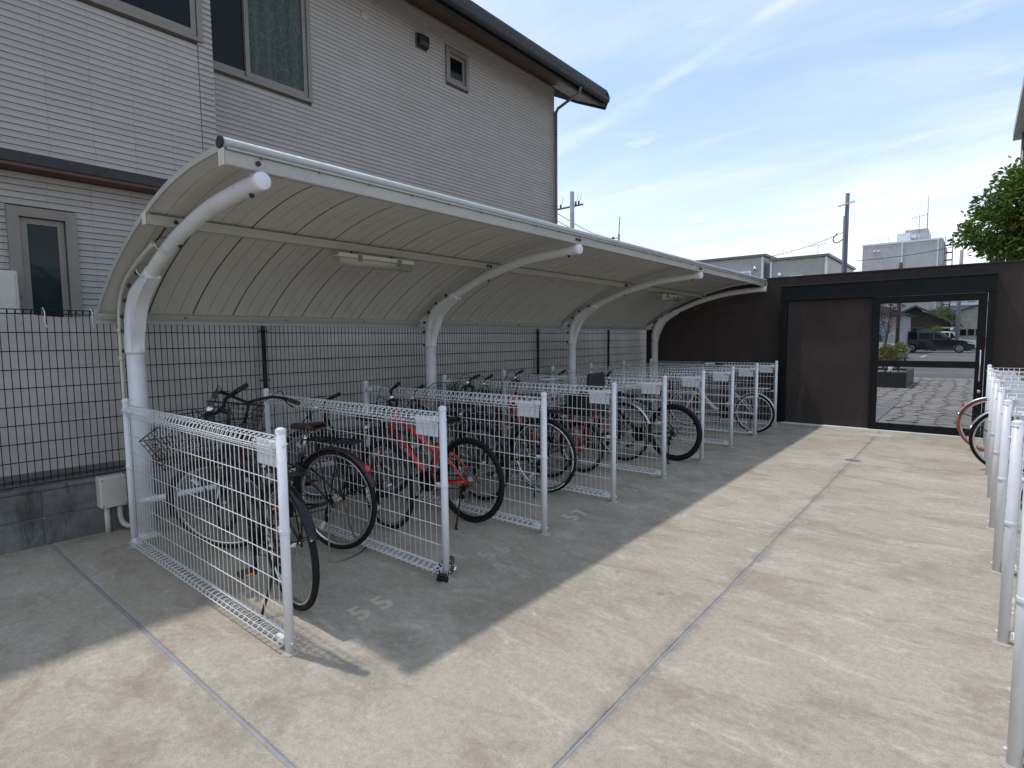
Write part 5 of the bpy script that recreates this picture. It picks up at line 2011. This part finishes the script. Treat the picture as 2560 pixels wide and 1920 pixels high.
p1 = pole('pale concrete pole standing behind the black estate car', -1.16, 62, 8.6, .13)
MB().lathe([(.0, 1.75), (.10, 1.80), (.12, 1.9), (.05, 2.0), (0, 2.0)], (-1.55, 61.8, 0), 10).build('mirror_lamp', 'clear_lens', p1)

# grey corrugated building over the wall
cg = thing('corrugated_building', 'grey corrugated metal building showing above the brown wall', 'building', (-9, 33, 0))


def corr(x0, x1, y, z0, z1, n):
    m = MB()
    vs_, fs = [], []
    for i in range(2 * n + 1):
        x = x0 + (x1 - x0) * i / (2 * n)
        d = .02 if i % 2 else 0
        vs_ += [(x, y - d, z0), (x, y - d, z1)]
    for i in range(2 * n):
        fs.append((2 * i, 2 * i + 2, 2 * i + 3, 2 * i + 1))
    return m.add(vs_, fs)


MB().box(-15, -8.32, 30.02, 38, -.1, 5.42).build('core', 'corrugated', cg)
MB().box(-8.0, -5.50, 30.02, 37.4, -.1, 5.15).build('core', 'corrugated', cg)
MB().box(-8.319, -8.001, 30.5, 37, -.1, 5.1).build('core', 'corrugated', cg)
corr(-15, -8.32, 30.0, -.1, 5.42, 60).build('cladding', 'corrugated', cg)
corr(-8.0, -5.5, 30.0, -.1, 5.15, 24).build('cladding', 'corrugated', cg)
MB().box(-15.2, -8.2, 29.9, 38.1, 5.43, 5.55).build('parapet', 'downpipe', cg)
MB().box(-8.05, -5.40, 29.9, 37.5, 5.16, 5.28).build('parapet', 'downpipe', cg)
MB().box(-8.42, -8.33, 29.93, 29.99, -.1, 5.42).box(-8.00, -7.93, 29.93, 29.99, -.1, 5.14).box(-5.58, -5.48, 29.93, 29.99, -.1, 5.14).build('corner_trim', 'white_trim', cg)
for (a, b, c_, d) in ((-10.1, -8.9, 3.6, 4.75), (-7.1, -6.55, 3.4, 4.35)):
    w_ = MB().box(a, b, 29.9, 29.98, c_, d).build('window', 'white_trim', cg)
    MB().box(a + .08, b - .08, 29.88, 29.899, c_ + .08, d - .08).build('pane', 'pale_glass', w_)
MB().lathe([(.11, 29.98), (.11, 29.9), (.06, 29.85), (0, 29.84)], (-8.72, 0, 4.85), 14, 'y').build('vent', 'steel', cg)
MB().lathe([(.09, 29.98), (.09, 29.93), (0, 29.92)], (-7.55, 0, 4.45), 14, 'y').build('vent', 'white_trim', cg)


def antenna(label, x, y, z0, h, s=1.):
    t = thing('antenna', label, 'antenna', (x, y, z0))
    MB().tube([(x, y, z0), (x, y, z0 + h)], .018 * s, 6).build('mast', 'grey_plastic', t)
    m = MB()
    m.tube([(x - .5 * s, y, z0 + h * .86), (x + .5 * s, y, z0 + h)], .014 * s, 5)
    for k in range(5):
        u = -.45 + k * .22
        zz = z0 + h * .93 + u * .14 * h
        m.tube([(x + u * s, y - .25 * s, zz), (x + u * s, y + .25 * s, zz + .02)], .009 * s, 4)
        m.tube([(x + u * s, y, zz - .12 * s), (x + u * s, y, zz + .12 * s)], .008 * s, 4)
    m.build('boom', 'grey_plastic', t)
    return t


antenna('thin television antenna on the corrugated building', -6.1, 31, 5.28, .62, .7)

# tall pole beside the corrugated building
p2 = pole('tall slim pole with a short crossbar beside the corrugated building', -4.86, 30.6, 8.05, .085, 'pole_blue')
MB().tube([(-4.9, 30.5, -.1), (-4.93, 30.5, 7.0)], .06, 8).build('side_pipe', 'pole_blue', p2)
MB().obox((-4.88, 30.48, 7.55), (.34, 0, .07), (0, .03, 0), (-.006, 0, .028)).build('crossbar', 'line_paint', p2)
MB().tube(smooth_path([(-4.95, 30.5, 5.95), (-5.25, 30.5, 5.80), (-5.38, 30.5, 6.0), (-5.2, 30.5, 6.25)], 4), .025, 6).build('cable_loop', 'bolt_black', p2)


def wire(label, pts, r=.012):
    o = MB().tube(smooth_path(pts, 6), r, 5).build('overhead_wire', 'bolt_black')
    return tag(o, label, 'wire', 'overhead wires')


wire('sagging overhead wire from the crossbar pole down to the corrugated roof', [(-4.95, 30.6, 6.28), (-6.6, 30.6, 5.75), (-8.6, 30.6, 5.40)], .015)
wire('overhead wire crossing in front of the grey office block', [(-4.6, 32, 5.05), (-2.2, 32, 5.15), (.4, 32, 5.55), (3.5, 32, 6.2)], .014)

# office block
of = thing('office_block', 'plain grey office block with rooftop plant room behind the wall', 'building', (-7, 84, 0))
MB().box(-10.9, -3.25, 80, 94, -.1, 12.1).build('wall', 'grey_render', of)
MB().box(-10.95, -3.2, 79.95, 94.05, 12.101, 12.3).build('parapet', 'white_trim', of)
MB().box(-7.1, -4.85, 84, 90, 12.3, 14.1).build('plant_room', 'grey_render', of)
MB().box(-7.7, -6.4, 82, 84, 12.3, 13.5).build('tank', 'white_trim', of)
MB().box(-6.35, -5.9, 82.5, 83.2, 12.9, 13.3).build('dish', 'white_trim', of)
for x in (-6.95, -3.62):
    MB().box(x - .06, x + .06, 79.9, 79.99, -.1, 12.1).build('drain_pipe', 'white_trim', of)
for x in (-9.65, -9.25):
    MB().lathe([(.11, 79.99), (.11, 79.85), (0, 79.8)], (x, 0, 11.35), 10, 'y').build('vent', 'white_trim', of)
m = MB()
for z in (12.75, 13.0):
    m.tube([(-10.3, 80.4, z), (-3.5, 80.4, z)], .03, 5)
for k in range(8):
    m.tube([(-10.3 + k * .97, 80.4, 12.3), (-10.3 + k * .97, 80.4, 13.0)], .03, 5)
m.build('railing', 'white_trim', of)
m = MB()
for k in range(10):
    m.box(-3.1, -2.35, 82, 83, 4.0 + k * .85, 4.06 + k * .85)
for (x, y) in ((-3.08, 82.02), (-2.37, 82.02), (-2.37, 82.98)):
    m.tube([(x, y, -.1), (x, y, 12.6)], .04, 5)
m.build('fire_stair', 'pole_blue', of)
antenna('television antenna on the office block plant room', -5.7, 83.8, 13.6, 2.1, 1.6)
lr = thing('lightning_rod', 'slim lightning rod on the office block plant room', 'rod', (-4.95, 84.3, 14.1))
MB().tube([(-4.95, 84.3, 14.1), (-4.95, 84.3, 18.0)], [.05, .02], 6).build('rod', 'grey_plastic', lr)

# poles far left, beyond the house
p3 = pole('concrete utility pole with insulators just right of the house corner', -23.1, 35, 12.05, .16)
m = MB()
m.obox((-23.5, 35.0, 11.0), (1.05, .5, .16), (-.03, .06, 0), (0, 0, .05))
m.build('crossarm', 'pole_blue', p3)
for k, dx in enumerate((-1.0, -.45, .55, .75)):
    b = Vector((-23.5 + dx, 35 + dx * .47, 11.05 + dx * .15))
    MB().lathe([(.05, 0), (.09, .06), (.05, .12), (.09, .18), (.04, .26), (0, .27)], b, 8).build('insulator', 'bolt_black', p3)
    MB().tube(smooth_path([b + Vector((0, 0, .25)), b + Vector((.15, 0, .35)), b + Vector((.22, 0, .75))], 4), .014, 5).build('lead', 'bolt_black', p3)
p4 = pole('distant thin utility pole behind the shelter roof edge', -33.0, 60, 13.6, .16)
MB().tube([(-33.0, 60, 13.5), (-32.9, 60, 15.6)], .06, 6).build('extension', 'pole_blue', p4)
MB().obox((-31.7, 60, 11.4), (1.35, 0, .22), (0, .05, 0), (-.01, 0, .06)).build('crossarm', 'pole_blue', p4)
for k in range(3):
    MB().lathe([(.0, 0), (.22, .1), (.1, .3), (0, .32)], (-33.75, 60, 13.1 - k * .75), 7).build('insulator', 'bolt_black', p4)
    MB().tube([(-33.9, 60, 13.2 - k * .75), (-33.0, 60, 13.2 - k * .75)], .05, 5).build('bracket', 'pole_blue', p4)
for k in range(3):
    wire('overhead power line from the insulator pole to the distant pole, %s of three' % ('top', 'middle', 'bottom')[k], [(-33.9, 60, 13.2 - k * .75), (-29, 47, 11.6 - k * .6), (-24.9, 35, 11.0 - k * .55), (-22, 25, 10.8 - k * .5)], .028)

# annex building behind the tree, eave edge at the right of the sky
ax_ = thing('annex_building', 'beige building with a deep eave behind the tree at the right edge', 'building', (3, 15, 0))
MB().box(.82, 6, 11.5, 19.0, -.1, 6.35).build('wall', 'beige_render', ax_)
MB().box(.53, 6.2, 11.3, 19.55, 6.36, 6.60).build('eave', 'corrugated', ax_)
MB().tube([(.72, 18.9, -.1), (.72, 18.9, 6.35)], .05, 8).build('downpipe', 'downpipe', ax_)
for k in range(3):
    MB().box(.79, .82, 12.5 + k * 2.1, 13.6 + k * 2.1, 3.4, 4.8).build('window', 'dark_glass', ax_)
